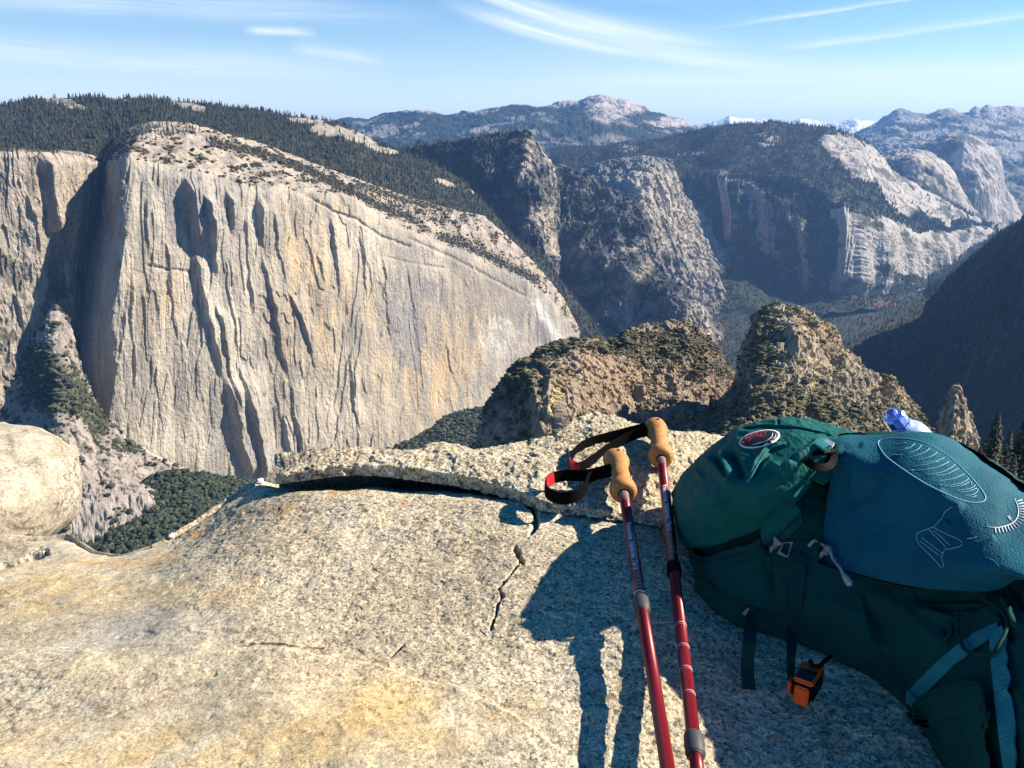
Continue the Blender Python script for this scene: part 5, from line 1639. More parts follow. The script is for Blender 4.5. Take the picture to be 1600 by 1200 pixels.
lid_rows = [
    [(1053, 770, 1.27), (1075, 735, 1.235), (1112, 698, 1.205), (1154, 669, 1.19), (1186, 661, 1.18), (1220, 657, 1.165), (1250, 659, 1.15), (1280, 668, 1.13), (1314, 679, 1.105)],
    [(1052, 780, 1.245), (1070, 760, 1.19), (1108, 728, 1.145), (1150, 702, 1.115), (1184, 695, 1.1), (1216, 692, 1.085), (1246, 690, 1.07), (1274, 692, 1.06), (1306, 692, 1.06)],
    [(1052, 795, 1.22), (1066, 795, 1.145), (1100, 778, 1.085), (1140, 760, 1.05), (1172, 750, 1.03), (1206, 742, 1.02), (1238, 730, 1.02), (1266, 718, 1.03), (1296, 705, 1.04)],
    [(1055, 815, 1.22), (1066, 832, 1.13), (1096, 832, 1.075), (1134, 818, 1.04), (1168, 806, 1.02), (1200, 790, 1.01), (1234, 770, 1.015), (1262, 748, 1.03), (1290, 722, 1.045)],
    [(1060, 838, 1.22), (1073, 870, 1.13), (1100, 876, 1.08), (1140, 868, 1.05), (1176, 858, 1.03), (1210, 838, 1.02), (1244, 806, 1.025), (1266, 770, 1.04), (1286, 735, 1.06)],
]
P = loft_px(lid_rows, 220, [6, 14, 40, 40, 34, 24], back=lambda r: [r[0] + away * .12 - np.array([0, 0, .07]), r[0] + away * .05 - np.array([0, 0, .010])])
# tuck the lower hem inwards
n = outward(P, cpack)
px, py = project(P)
d = .004 * fbm(P, .10, 3, .5, 511) + .0032 * fbm(P, (.028, .05, .04), 3, .55, 512, True)
d += folds(P, px, py, [([(1098, 716), (1118, 728), (1138, 748), (1152, 766)], 6.5, .013), ([(1126, 706), (1136, 726), (1148, 750)], 5, .010), ([(1112, 712), (1128, 730), (1146, 756)], 4, -.010), ([(1086, 733), (1094, 742), (1100, 750)], 4, .006), ([(1136, 700), (1150, 722), (1162, 752)], 6, -.012), ([(1110, 780), (1126, 786), (1140, 790)], 7, .005), ([(1226, 694), (1200, 702), (1184, 722), (1170, 754)], 2.4, .006), ([(1232, 698), (1206, 706), (1190, 724), (1176, 752)], 2.4, -.005), ([(1206, 728), (1222, 734), (1240, 722)], 4, .005), ([(1160, 668), (1200, 668), (1250, 670), (1290, 680)], 2.0, -.005), ([(1216, 657), (1216, 666)], 2.0, -.006), ([(1080, 850), (1110, 850), (1150, 842)], 7, .004), ([(1240, 720), (1262, 706), (1280, 690)], 5, .006)])
d = d - .018 * (np.linspace(0, 1, P.shape[0])[:, None] > .93) * np.linspace(0, 1, P.shape[0])[:, None]
P = P + n * d[..., None]
lid = mesh_obj('top_lid', P, grid_faces(*P.shape[:2]), M_LID, PACK)

pocket_rows = [
    [(1316, 678, 1.13), (1346, 681, 1.112), (1376, 680, 1.09), (1424, 676, 1.05), (1456, 680, 1.028), (1484, 696, 1.008), (1520, 724, 0.978), (1560, 752, 0.942), (1590, 777, 0.915), (1640, 812, 0.87), (1700, 860, 0.815)],
    [(1304, 706, 1.06), (1336, 713, 1.03), (1370, 722, 1.005), (1410, 735, 0.97), (1445, 750, 0.945), (1478, 770, 0.92), (1515, 795, 0.89), (1552, 822, 0.86), (1582, 842, 0.84), (1630, 875, 0.8), (1690, 920, 0.745)],
    [(1294, 770, 1.035), (1326, 785, 1.005), (1360, 800, 0.975), (1396, 818, 0.94), (1430, 835, 0.91), (1462, 850, 0.88), (1496, 864, 0.85), (1534, 878, 0.82), (1565, 885, 0.8), (1610, 905, 0.77), (1670, 950, 0.72)],
    [(1286, 830, 1.01), (1322, 842, 0.98), (1358, 855, 0.945), (1398, 868, 0.91), (1432, 880, 0.885), (1464, 890, 0.86), (1500, 898, 0.835), (1538, 904, 0.812), (1567, 905, 0.8), (1606, 908, 0.78), (1664, 945, 0.735)],
    [(1281, 880, 0.99), (1320, 891, 0.955), (1358, 901, 0.925), (1400, 911, 0.895), (1432, 917, 0.873), (1464, 921, 0.853), (1500, 923, 0.835), (1538, 924, 0.816), (1564, 920, 0.806), (1600, 905, 0.785), (1655, 935, 0.745)],
]
P = loft_px(pocket_rows, 300, [10, 50, 50, 40, 26], back=lambda r: [r[0] + away * .09 - np.array([0, 0, .03])])
n = outward(P, cpack)
px, py = project(P)
d = .004 * fbm(P, .14, 3, .5, 521) + .0012 * fbm(P, .03, 3, .55, 522)
d += folds(P, px, py, [([(1460, 766), (1480, 782), (1506, 796)], 9, .004), ([(1482, 806), (1470, 818), (1458, 826)], 8, -.002), ([(1492, 794), (1480, 806), (1462, 822)], 4, .002), ([(1310, 790), (1360, 770), (1380, 735)], 14, .004), ([(1300, 720), (1320, 700), (1350, 694)], 5, -.004), ([(1335, 740), (1330, 760), (1330, 775)], 3, -.002), ([(1520, 855), (1540, 845), (1556, 838)], 5, .004)])
P = P + n * d[..., None]
pocket = mesh_obj('mesh_pocket', P, grid_faces(*P.shape[:2]), M_MESH, PACK)
def tuck(P, o, gap):
    """press the cloth back wherever it would poke through the piece sewn over it"""
    b = bvh_of(o)
    Q = P.reshape(-1, 3).copy()
    for i, v_ in enumerate(Q):
        r_ = float(np.linalg.norm(v_))
        d_ = Vector(v_ / r_)
        loc, nn, k_, dist = b.ray_cast(Vector((0, 0, 0)), d_)
        if loc is not None and dist + gap > r_:
            Q[i] = v_ * ((dist + gap) / r_)
    return Q.reshape(P.shape)


rw = rows_w(body_rows)
for i, (x_, y_, d_) in enumerate(body_rows[-1]):
    l_, n_ = ray(ROCK, x_, y_)
    if l_ is not None and 2 < i < 10: rw[-1][i] = l_ * .992
rw = pack_back(rw) + rw + [pack_under(rw)]
A = np.stack([cubic(np.asarray(r), np.linspace(0, len(r) - 1, 260)) for r in rw])
segs = [6, 10, 16, 50, 60, 40, 6]
t = np.concatenate([np.linspace(i, i + 1, s, endpoint=False) for i, s in enumerate(segs)] + [[len(A) - 1.0]])
P = cubic(A, t)
n = outward(P, cpack)
px, py = project(P)
d = .006 * fbm(P, .12, 3, .5, 501) + .0034 * fbm(P, (.030, .055, .04), 3, .55, 502, True) + .0030 * fbm(P, (.09, .09, .022), 3, .55, 503, True)
d += folds(P, px, py, [([(1150, 905), (1180, 880), (1200, 862)], 7, .006), ([(1100, 900), (1130, 892), (1180, 880)], 6, .004), ([(1090, 880), (1120, 872), (1180, 858)], 5, -.006), ([(1420, 930), (1480, 932), (1550, 928)], 6, .008), ([(1455, 945), (1500, 946), (1545, 938)], 5, .006), ([(1430, 950), (1470, 960), (1500, 970)], 5, -.006), ([(1565, 930), (1580, 960), (1590, 985)], 7, -.010), ([(1580, 910), (1592, 935), (1600, 950)], 6, .010), ([(1560, 945), (1572, 975), (1580, 1005)], 5, .007), ([(1190, 870), (1205, 900), (1208, 925)], 5, -.005), ([(1110, 890), (1116, 910), (1122, 930)], 4, -.003), ([(1250, 930), (1330, 960), (1410, 1010)], 16, .006), ([(1340, 920), (1420, 960), (1480, 1020)], 14, -.005)])
P = P + n * d[..., None]
P = tuck(P, pocket, .007)
P = tuck(P, lid, .006)
nv_, nu_ = P.shape[:2]
mid0, mid1 = P[:, 0].mean(0), P[:, -1].mean(0) + np.array([.05, -.05, 0])
fc = [tuple(int(x) for x in f) for f in grid_faces(nv_, nu_)]
for i in range(nv_ - 1):                                    # rounded ends close the sack
    fc.append((i * nu_, (i + 1) * nu_, nv_ * nu_))
    fc.append(((i + 1) * nu_ + nu_ - 1, i * nu_ + nu_ - 1, nv_ * nu_ + 1))
fc += [(0, nv_ * nu_, (nv_ - 1) * nu_), (nu_ - 1, (nv_ - 1) * nu_ + nu_ - 1, nv_ * nu_ + 1)]
body = mesh_obj('body', np.concatenate([P.reshape(-1, 3), [mid0, mid1]]), fc, M_BODY, PACK)

BP, BL, BM = bvh_of(body), bvh_of(lid), bvh_of(pocket)
BALL = bvh_of(body, lid, pocket)


def on(b, pts, off=.0):
    L_, N_ = [], []
    for x, y in pts:
        a, nn = ray(b, x, y)
        if a is None: continue
        L_.append(a + nn * off); N_.append(nn)
    return np.array(L_), np.array(N_)


def dense_px(pts, step=5.0, closed=False):
    p = np.array(pts, float)
    if closed: p = np.concatenate([p, p[:1]])
    m_ = max(2, int(np.hypot(*np.diff(p, axis=0).T).sum() / step) + 1)
    t = np.linspace(0, len(p) - 1, m_)
    return (cubic if len(p) > 2 else linear)(p, t)


def line_on(b, pts, r, off=.0005, step=4.0, closed=False):
    L_, N_ = on(b, dense_px(pts, step, closed), off)
    return tube(None, L_, r, None, n=5, sub=1) if len(L_) > 2 else None


def print_on(name, b, lines, r, mat, parent, closed=False, off=.0004):
    ps = [q for q in (line_on(b, ln, r, off, 3.0, closed) for ln in lines) if q]
    V, Fc = merge(ps)
    return mesh_obj(name, V, Fc, mat, parent)


def C3(pts):
    return [(1280 + x / 5.0, 620 + y / 5.0) for x, y in pts]


# print on the mesh pocket: oval with feather strokes, toothed arc, claw sketch
print_on('oval_print', BM, [C3([(460, 370), (475, 342), (560, 325), (680, 327), (800, 352), (930, 412), (1040, 490), (1150, 592), (1240, 692), (1290, 762), (1298, 800), (1268, 824), (1180, 825), (1080, 797), (950, 740), (800, 660), (650, 562), (530, 472), (482, 412)])], .00058, M_PRINT, pocket, closed=True)
FE = [[(680, 415), (720, 392), (745, 368)], [(700, 445), (770, 412), (800, 378)], [(690, 480), (800, 445), (845, 420), (862, 403)], [(745, 497), (850, 475), (900, 452), (920, 435)], [(790, 522), (900, 502), (950, 490), (977, 477)], [(760, 578), (880, 562), (960, 535), (1014, 508)], [(830, 612), (950, 592), (1030, 555), (1062, 527)], [(900, 620), (990, 606), (1060, 575), (1087, 560)], [(915, 662), (1040, 642), (1110, 615), (1130, 606)], [(960, 697), (1090, 682), (1150, 655), (1168, 636)], [(1000, 708), (1120, 692), (1180, 664), (1192, 698)], [(1060, 737), (1160, 722), (1205, 705), (1220, 690)], [(1130, 777), (1200, 766), (1235, 740), (1240, 720)], [(560, 360), (580, 366)], [(600, 375), (640, 368), (680, 358)], [(575, 455), (620, 452), (650, 455)], [(700, 575), (740, 574)], [(640, 420), (690, 400)], [(930, 690), (960, 690)], [(740, 545), (840, 528), (930, 505)], [(1090, 750), (1170, 738), (1230, 716)], [(1180, 790), (1228, 775)]]
print_on('feather_print', BM, [C3(q) for q in FE], .00038, M_PRINT, pocket)
arc = [(1305, 1015), (1370, 1025), (1440, 1015), (1500, 993), (1540, 958), (1555, 910), (1550, 860), (1525, 800)]
ad = dense_px(arc, 20)
rays_ = []
for i in range(1, len(ad) - 1):
    tx_, ty_ = ad[i + 1] - ad[i - 1]
    ln_ = math.hypot(tx_, ty_)
    ox, oy = -ty_ / ln_, tx_ / ln_
    q = 46 if i > 2 else 22
    rays_.append([tuple(ad[i]), (ad[i][0] + ox * q + 6, ad[i][1] + oy * q * .95 + 3)])
print_on('toothed_arc_print', BM, [C3(arc)] + [C3(q) for q in rays_] + [C3([(1470, 935), (1490, 965), (1520, 985)]), C3([(1480, 930), (1500, 960)])], .0007, M_WPRINT, pocket)
claw = [[(760, 1080), (780, 1060), (860, 1030), (890, 1020), (950, 1050), (1010, 1080), (1060, 1100), (1110, 1130), (1112, 1165), (1060, 1180), (1000, 1195)], [(760, 1080), (765, 1120), (790, 1160), (840, 1210), (900, 1270), (960, 1340)], [(860, 1035), (900, 1080), (960, 1140), (1000, 1190)], [(890, 1040), (960, 1100), (1020, 1160)], [(790, 1130), (860, 1180), (940, 1240)], [(800, 1100), (880, 1160), (960, 1220)], [(890, 1020), (950, 960), (985, 900), (1040, 860)], [(985, 1190), (960, 1250), (975, 1330)], [(1150, 1110), (1200, 1105), (1230, 1095)]]
print_on('claw_print', BM, [C3(q) for q in claw], .0004, M_PRINT, pocket)

# oval badge on the lid
def patch_px(name, b, cx, cy, rx, ry, rot, off, mat, parent, power=2.0, n=48, thick=.0012):
    ca, sa = math.cos(rot), math.sin(rot)
    V, ring = [], []
    rings = [0.0, .35, .7, 1.0]
    idx = []
    for q in rings:
        m_ = 1 if q == 0 else n
        row = []
        for i in range(m_):
            a = 2 * math.pi * i / m_
            x, y = rx * q * math.cos(a), ry * q * math.sin(a)
            l, nn = ray(b, cx + x * ca - y * sa, cy + x * sa + y * ca)
            row.append(len(V)); V.append(l + nn * off)
        idx.append(row)
    l0 = len(V)
    for i in range(n):
        a = 2 * math.pi * i / n
        x, y = rx * math.cos(a), ry * math.sin(a)
        l, nn = ray(b, cx + x * ca - y * sa, cy + x * sa + y * ca)
        V.append(l - nn * thick)
    Fc = [(idx[0][0], idx[1][i], idx[1][(i + 1) % n]) for i in range(n)]
    for k in (1, 2):
        Fc += [(idx[k][i], idx[k + 1][i], idx[k + 1][(i + 1) % n], idx[k][(i + 1) % n]) for i in range(n)]
    Fc += [(idx[3][i], l0 + i, l0 + (i + 1) % n, idx[3][(i + 1) % n]) for i in range(n)]
    return mesh_obj(name, V, Fc, mat, parent)


def text_mesh(s, size=1.0, extrude=0.0, bold=0.0):
    cu = bpy.data.curves.new('lettering', 'FONT')
    cu.body = s
    cu.size = size
    cu.offset = bold
    cu.resolution_u = 4
    ob = bpy.data.objects.new('lettering', cu)
    COL.objects.link(ob)
    bpy.context.view_layer.update()
    me = bpy.data.meshes.new_from_object(ob.evaluated_get(bpy.context.evaluated_depsgraph_get()))
    V = np.array([v.co[:] for v in me.vertices])
    Fc = [tuple(p.vertices) for p in me.polygons]
    bpy.data.objects.remove(ob); bpy.data.meshes.remove(me); bpy.data.curves.remove(cu)
    return V, Fc


badge = patch_px('badge', BL, 1187, 686.5, 32.5, 12.5, R(-13), .0012, M_WPRINT, lid)
BB = bvh_of(lid)
patch_px('badge_field', BL, 1187, 686.5, 30.3, 11.0, R(-13), .0018, M_BLACKP, badge)
V, Fc = text_mesh('OSPREY', 1.0, bold=.0)
V[:, 0] -= V[:, 0].min(); w_ = V[:, 0].max(); V[:, 0] /= w_; V[:, 1] /= V[:, 1].max()
pts = []
for x, y, _ in V:
    bx = 1160.5 + 40 * x
    by = 695.8 - 13.0 * x + 2.5 * math.sin(math.pi * x) * -1
    h_ = 9.0
    l, nn = ray(BL, bx - h_ * .22 * y, by - h_ * .93 * y)
    pts.append(l + nn * .0024)
mesh_obj('brand_lettering', pts, Fc, M_REDTXT, badge, smooth=False)
print_on('badge_swoosh', BL, [[(1176, 696.5), (1188, 694), (1198, 690.5), (1206, 685), (1208, 679)], [(1206, 689), (1211, 685), (1212, 681)]], .0005, M_WPRINT, badge, off=.0021)

# seams and piping
print_on('seam', BALL, [[(1075, 873), (1100, 878), (1140, 870), (1178, 860), (1212, 840), (1246, 808)], [(1283, 884), (1320, 895), (1360, 905), (1400, 915), (1432, 921)], [(1086, 897), (1130, 925), (1180, 950), (1225, 962)], [(1200, 862), (1206, 890), (1208, 930)]], .0016, M_DARK, PACK, off=.0)
print_on('lid_piping', BL, [[(1228, 693), (1204, 701), (1187, 720), (1168, 755)], [(1164, 667), (1204, 664), (1250, 668), (1300, 680)]], .0013, M_WEBB, lid, off=.001)

# webbing
def web_on(name, b, pts, width, mat, off=.003, thick=.0016, step=14):
    L_, N_ = on(b, dense_px(pts, step), off)
    return strap(name, L_, N_, width, thick, mat, PACK, sub=3)
def drop_strap(name, pts, width, mat):
    """pts: (px,py,height above rock or None when on the pack)"""
    L_, N_ = [], []
    for x, y, h_ in pts:
        if h_ is None:
            l, nn = ray(BALL, x, y); l = l + nn * .004
        else:
            l, nn = ray(ROCK, x, y)
            l = l * (1 - h_ / max(.2, -l[2])) ; nn = np.array([0, -.35, .94])
        L_.append(l); N_.append(nn)
    return strap(name, L_, N_, width, .0016, mat, PACK, sub=6)
drop_strap('compression_strap', [(1176, 948, None), (1174, 966, None), (1171, 1000, .035), (1168, 1040, .014), (1170, 1077, .004)], .0165, M_WEB)
drop_strap('compression_strap', [(1252, 872, None), (1248, 900, None), (1243, 940, None), (1238, 985, None), (1236, 1025, .030), (1236, 1064, .006)], [.020, .0215, .017, .015, .011, .008], M_WEB)
web_on('side_strap', BALL, [(1562, 984), (1530, 1000), (1490, 1030), (1455, 1062), (1426, 1092)], .0175, M_WEBB)
web_on('side_strap', BALL, [(1424, 1086), (1438, 1098), (1452, 1112)], .0185, M_WEBB, off=.0065)
web_on('side_strap', BALL, [(1562, 990), (1568, 1050), (1576, 1120), (1588, 1205), (1592, 1225)], .0185, M_WEBB, off=.006)
L_, N_ = on(BALL, dense_px([(1501, 966), (1503, 992), (1513, 1016), (1540, 1033), (1566, 1030), (1574, 1006), (1568, 976), (1552, 950), (1538, 934)], 6), .011)
kr = np.array([1, 2, 3, 4, 3, 2, 1]) / 16.0
L_ = np.stack([np.convolve(np.pad(L_[:, i], 3, 'edge'), kr, 'valid') for i in range(3)], -1)
tube('cord_loop', L_, .0022, M_WEB, PACK, sub=2)
web_on('side_strap', BALL, [(1236, 866), (1246, 880), (1250, 894)], .019, M_WEB)

# black haul loop in the gap beside the lid
L_ = [W(1256, 706, 1.04), W(1260, 720, 1.02), W(1275, 729, 1.012), W(1292, 730, 1.015), W(1302, 721, 1.03), W(1304, 704, 1.055)]
strap('haul_loop', L_, [(-.3, -.8, .5)] * 6, [.009, .011, .011, .011, .010, .009], .003, M_BLACK, PACK, sub=8)
L_ = [W(1256, 706, 1.045), W(1276, 702, 1.04), W(1300, 700, 1.05)]
strap('haul_loop', L_, [(-.2, -.5, .85)] * 3, .020, .003, M_BLACK, PACK, sub=5)
L_ = [W(1279, 698, 1.035), W(1287, 693, 1.04), W(1296, 689, 1.045)]
strap('haul_loop_band', L_, [(-.2, -.45, .9)] * 3, .0155, .004, M_WEBB, PACK, sub=4)
L_ = [W(1293, 695, 1.038), W(1297, 690, 1.041)]
strap('haul_loop_label', L_, [(-.2, -.45, .9)] * 2, .014, .0045, M_WPRINT, PACK, sub=4)
# light coloured buckle, cord pull
def plate(name, b, outline, holes, off, thick, mat, parent):
    """flat moulded part traced on the fabric: outline and one hole, joined as a ring of walls"""
    o3, n3 = on(b, outline, off)
    nn = n3.mean(0); nn /= np.linalg.norm(nn)
    c0 = o3.mean(0)
    o3 = o3 - ((o3 - c0) @ nn)[:, None] * nn
    bm = bmesh.new()
    vo = [bm.verts.new(p) for p in o3]
    f = None
    if holes is None:
        f = [bm.faces.new(vo)]
    else:
        h3, _ = on(b, holes, off)
        h3 = h3 - ((h3 - c0) @ nn)[:, None] * nn
        vh = [bm.verts.new(p) for p in h3]
        m_ = len(vo)
        f = [bm.faces.new((vo[i], vo[(i + 1) % m_], vh[(i + 1) % m_], vh[i])) for i in range(m_)]
    r_ = bmesh.ops.extrude_face_region(bm, geom=f)
    for v_ in r_['geom']:
        if isinstance(v_, bmesh.types.BMVert): v_.co += Vector(nn * thick)
    bmesh.ops.recalc_face_normals(bm, faces=bm.faces[:])
    bmesh.ops.bevel(bm, geom=[e_ for e_ in bm.edges if e_.calc_face_angle(0) > .9], offset=thick * .22, segments=2, affect='EDGES')
    me = bpy.data.meshes.new(name)
    bm.to_mesh(me); bm.free()
    me.materials.append(mat)
    o = bpy.data.objects.new(name, me); COL.objects.link(o); o.parent = parent
    return o
plate('buckle', BALL, [(1221, 844), (1238, 849), (1231, 873), (1214, 867)], [(1224, 849), (1234, 852), (1228, 868), (1219, 864)], .006, .004, M_GREYPL, PACK)
plate('buckle_prong', BALL, [(1206, 834), (1211, 835), (1213, 841), (1221, 844), (1218, 854), (1209, 855), (1203, 860), (1199, 858), (1202, 853), (1210, 849), (1211, 845), (1207, 840)], None, .006, .0035, M_GREYPL, PACK)
plate('buckle', BALL, [(1160, 957), (1170, 946), (1173, 948), (1166, 960)], None, .004, .003, M_GREYPL, PACK)
L_, N_ = on(BALL, [(1266, 857), (1274, 851), (1284, 849), (1293, 854), (1301, 863)], .010)
cp = [tube(None, L_, .0022, None)]
L_, N_ = on(BALL, [(1291, 870), (1296, 860), (1303, 862), (1309, 876), (1316, 894), (1324, 912)], .010)
cp.append(tube(None, L_, .0022, None, radii=[.0022, .0026, .0026, .0022, .0022, .0024]))
V, Fc = merge(cp)
pull = mesh_obj('cord_pull', V, Fc, M_SILVER, PACK)
L_, N_ = on(BALL, [(1318, 898), (1322, 907), (1325, 914), (1329, 921)], .010)
tube('pull_tab', L_, .004, M_SILVER, pull, radii=[.0022, .0045, .0058, .0030])
L_, N_ = on(BALL, [(1300, 858), (1306, 864)], .013)
tube('cord_lock', L_, .0052, M_GREYPL, pull, sub=4, n=10)
L_, N_ = on(BALL, [(1288, 874), (1294, 866), (1300, 868)], .011)
tube('cord_lock', L_, .0034, M_GREYPL, pull)
# low stretch side pocket with a lit hem
def side_pocket():
    top = [(1424, 1112), (1460, 1092), (1488, 1076), (1512, 1077), (1540, 1084), (1552, 1094), (1558, 1120), (1562, 1160)]
    bot = [(1434, 1130), (1452, 1165), (1470, 1200), (1490, 1225), (1515, 1240), (1540, 1245), (1560, 1240), (1566, 1220)]
    g = []
    for k in range(26):
        f = k / 25
        row = []
        for a, b_ in zip(dense_px(top, 7), np.array(cubic(np.array(bot, float), np.linspace(0, 7, len(dense_px(top, 7)))))):
            p = a * (1 - f) + b_ * f
            l, nn = ray(BALL, p[0], p[1])
            if l is None:
                loc_, n_, i_, d_ = BALL.find_nearest(Vector(W(p[0], p[1], .72)))
                l, nn = np.array(loc_), np.array([-.7, -.5, .5])
            row.append(l + nn * (.013 * (1 - f) ** .6 + .002 + .003 * fbm(np.array([l]), .03, 2, .5, 77)[0]))
        g.append(row)
    g = np.array(g)
    o = mesh_obj('side_pocket', g, grid_faces(*g.shape[:2]), M_BODY, PACK)
    tube('hem', g[0][::3], .0024, M_WEB, o, sub=3)
side_pocket()
L_, N_ = on(BALL, [(1470, 985), (1473, 992), (1478, 1000)], .004)
tube('cord_end', L_, .0022, M_WEB, PACK)
L_, N_ = on(BALL, [(1486, 978), (1490, 990), (1484, 1000), (1478, 1010)], .005)
tube('cord_end', L_, .0024, M_WEB, PACK)

# ---------------- water bottle behind the pack
def lathe(prof, n=28):
    V = [(r_ * math.cos(6.28318 * i / n), r_ * math.sin(6.28318 * i / n), z_) for r_, z_ in prof for i in range(n)]
    Fc = [tuple(int(x) for x in q) for q in grid_faces(len(prof), n, wrap=True)]
    Fc += [tuple(reversed(range(n))), tuple(range((len(prof) - 1) * n, len(prof) * n))]
    return np.array(V), Fc
def clear(name, col, rough=.12, tr=.75):
    m, nt, b = new_mat(name)
    b.inputs['Base Color'].default_value = col + (1,)
    b.inputs['Roughness'].default_value = rough
    b.inputs['Transmission Weight'].default_value = tr
    b.inputs['IOR'].default_value = 1.35
    k = NB(nt)
    k.l(k.bump(k.noise(k.coord(), 60, 3), .3, .002), b.inputs['Normal'])
    return m
BOT = empty('water_bottle')
tag(BOT, 'clear plastic water bottle with a blue cap tucked behind the backpack', 'bottle')
pb = W(1427, 692, 1.16); pc = W(1388, 640, 1.155)
ax = Vector(pc - pb).normalized()
q = ax.to_track_quat('Z', 'Y')
BOT.location = pb
BOT.rotation_mode = 'QUATERNION'; BOT.rotation_quaternion = q
V, Fc = lathe([(.026, -.15), (.031, -.145), (.031, -.10), (.0295, -.09), (.031, -.08), (.031, -.02), (.0295, -.01), (.031, 0.0), (.030, .012), (.027, .022), (.021, .031), (.015, .036), (.014, .040)])
mesh_obj('bottle_body', V, Fc, clear('clear_plastic', (.72, .82, 1.0), .22, .60), BOT)
V, Fc = lathe([(.0155, .037), (.0175, .038), (.0175, .043), (.0160, .044), (.0165, .046), (.0165, .058), (.0150, .061), (.009, .0625), (.0085, .068), (.0060, .070)], 10)
mesh_obj('cap', V, Fc, clear('blue_plastic', (.20, .32, .95), .22, .65), BOT, smooth=False)
# ---------------- trekking poles
def cork():
    m, nt, b = new_mat('cork')
    k = NB(nt)
    c = k.coord()
    n1, n2 = k.noise(c, 300, 5, .75), k.noise(c, 800, 3, .6)
    col = k.ramp(n1, [(.36, (.13, .045, .010)), (.46, (.42, .175, .038)), (.62, (.60, .27, .075))])
    col = k.mix(k.ramp(n2, [(.36, .8), (.42, 0.0)]), col, (.12, .05, .015))
    k.l(col, b.inputs['Base Color'])
    b.inputs['Roughness'].default_value = .7
    k.l(k.bump(n1, .35, .0012), b.inputs['Normal'])
    return m
M_CORK = cork()
M_RED = plain('red_anodised', (.17, .003, .008), .40, .2, 0, 300, .06, .5)
M_COLLAR = plain('grey_collar', (.055, .052, .050), .55, 0, .3, 500)
M_STRAP = plain('strap_webbing', (.004, .004, .0045), .85, 0, .8, 1400, .3, .04)
M_TAG = plain('red_tag', (.52, .012, .020), .55)
M_WHITE = plain('white_marking', (.70, .68, .70), .5)
M_LILAC = plain('pale_lilac_lettering', (.78, .76, .92), .5)


def frame_on(a, b):
    z = (b - a) / np.linalg.norm(b - a)
    to_cam = -(a + b) / 2
    u = to_cam - (to_cam @ z) * z; u /= np.linalg.norm(u)      # faces the viewer's side of the shaft
    v = np.cross(z, u)
    return z, u, v


def axis_lathe(a, z, u, v, prof, n=24, squash=None, shift=None):
    V = []
    for k, (r_, s_) in enumerate(prof):
        sh = shift(s_) if shift else 0
        for i in range(n):
            t_ = 2 * math.pi * i / n
            V.append(a + z * s_ + u * r_ * math.cos(t_) + v * (r_ * math.sin(t_) + sh))
    Fc = [tuple(int(x) for x in q) for q in grid_faces(len(prof), n, wrap=True)]
    Fc += [tuple(reversed(range(n))), tuple(range((len(prof) - 1) * n, len(prof) * n))]
    return np.array(V), Fc


def fine_prof(prof, m_=60):
    p = np.array(prof, float)
    return [tuple(x) for x in cubic(p, np.linspace(0, len(p) - 1, m_))]


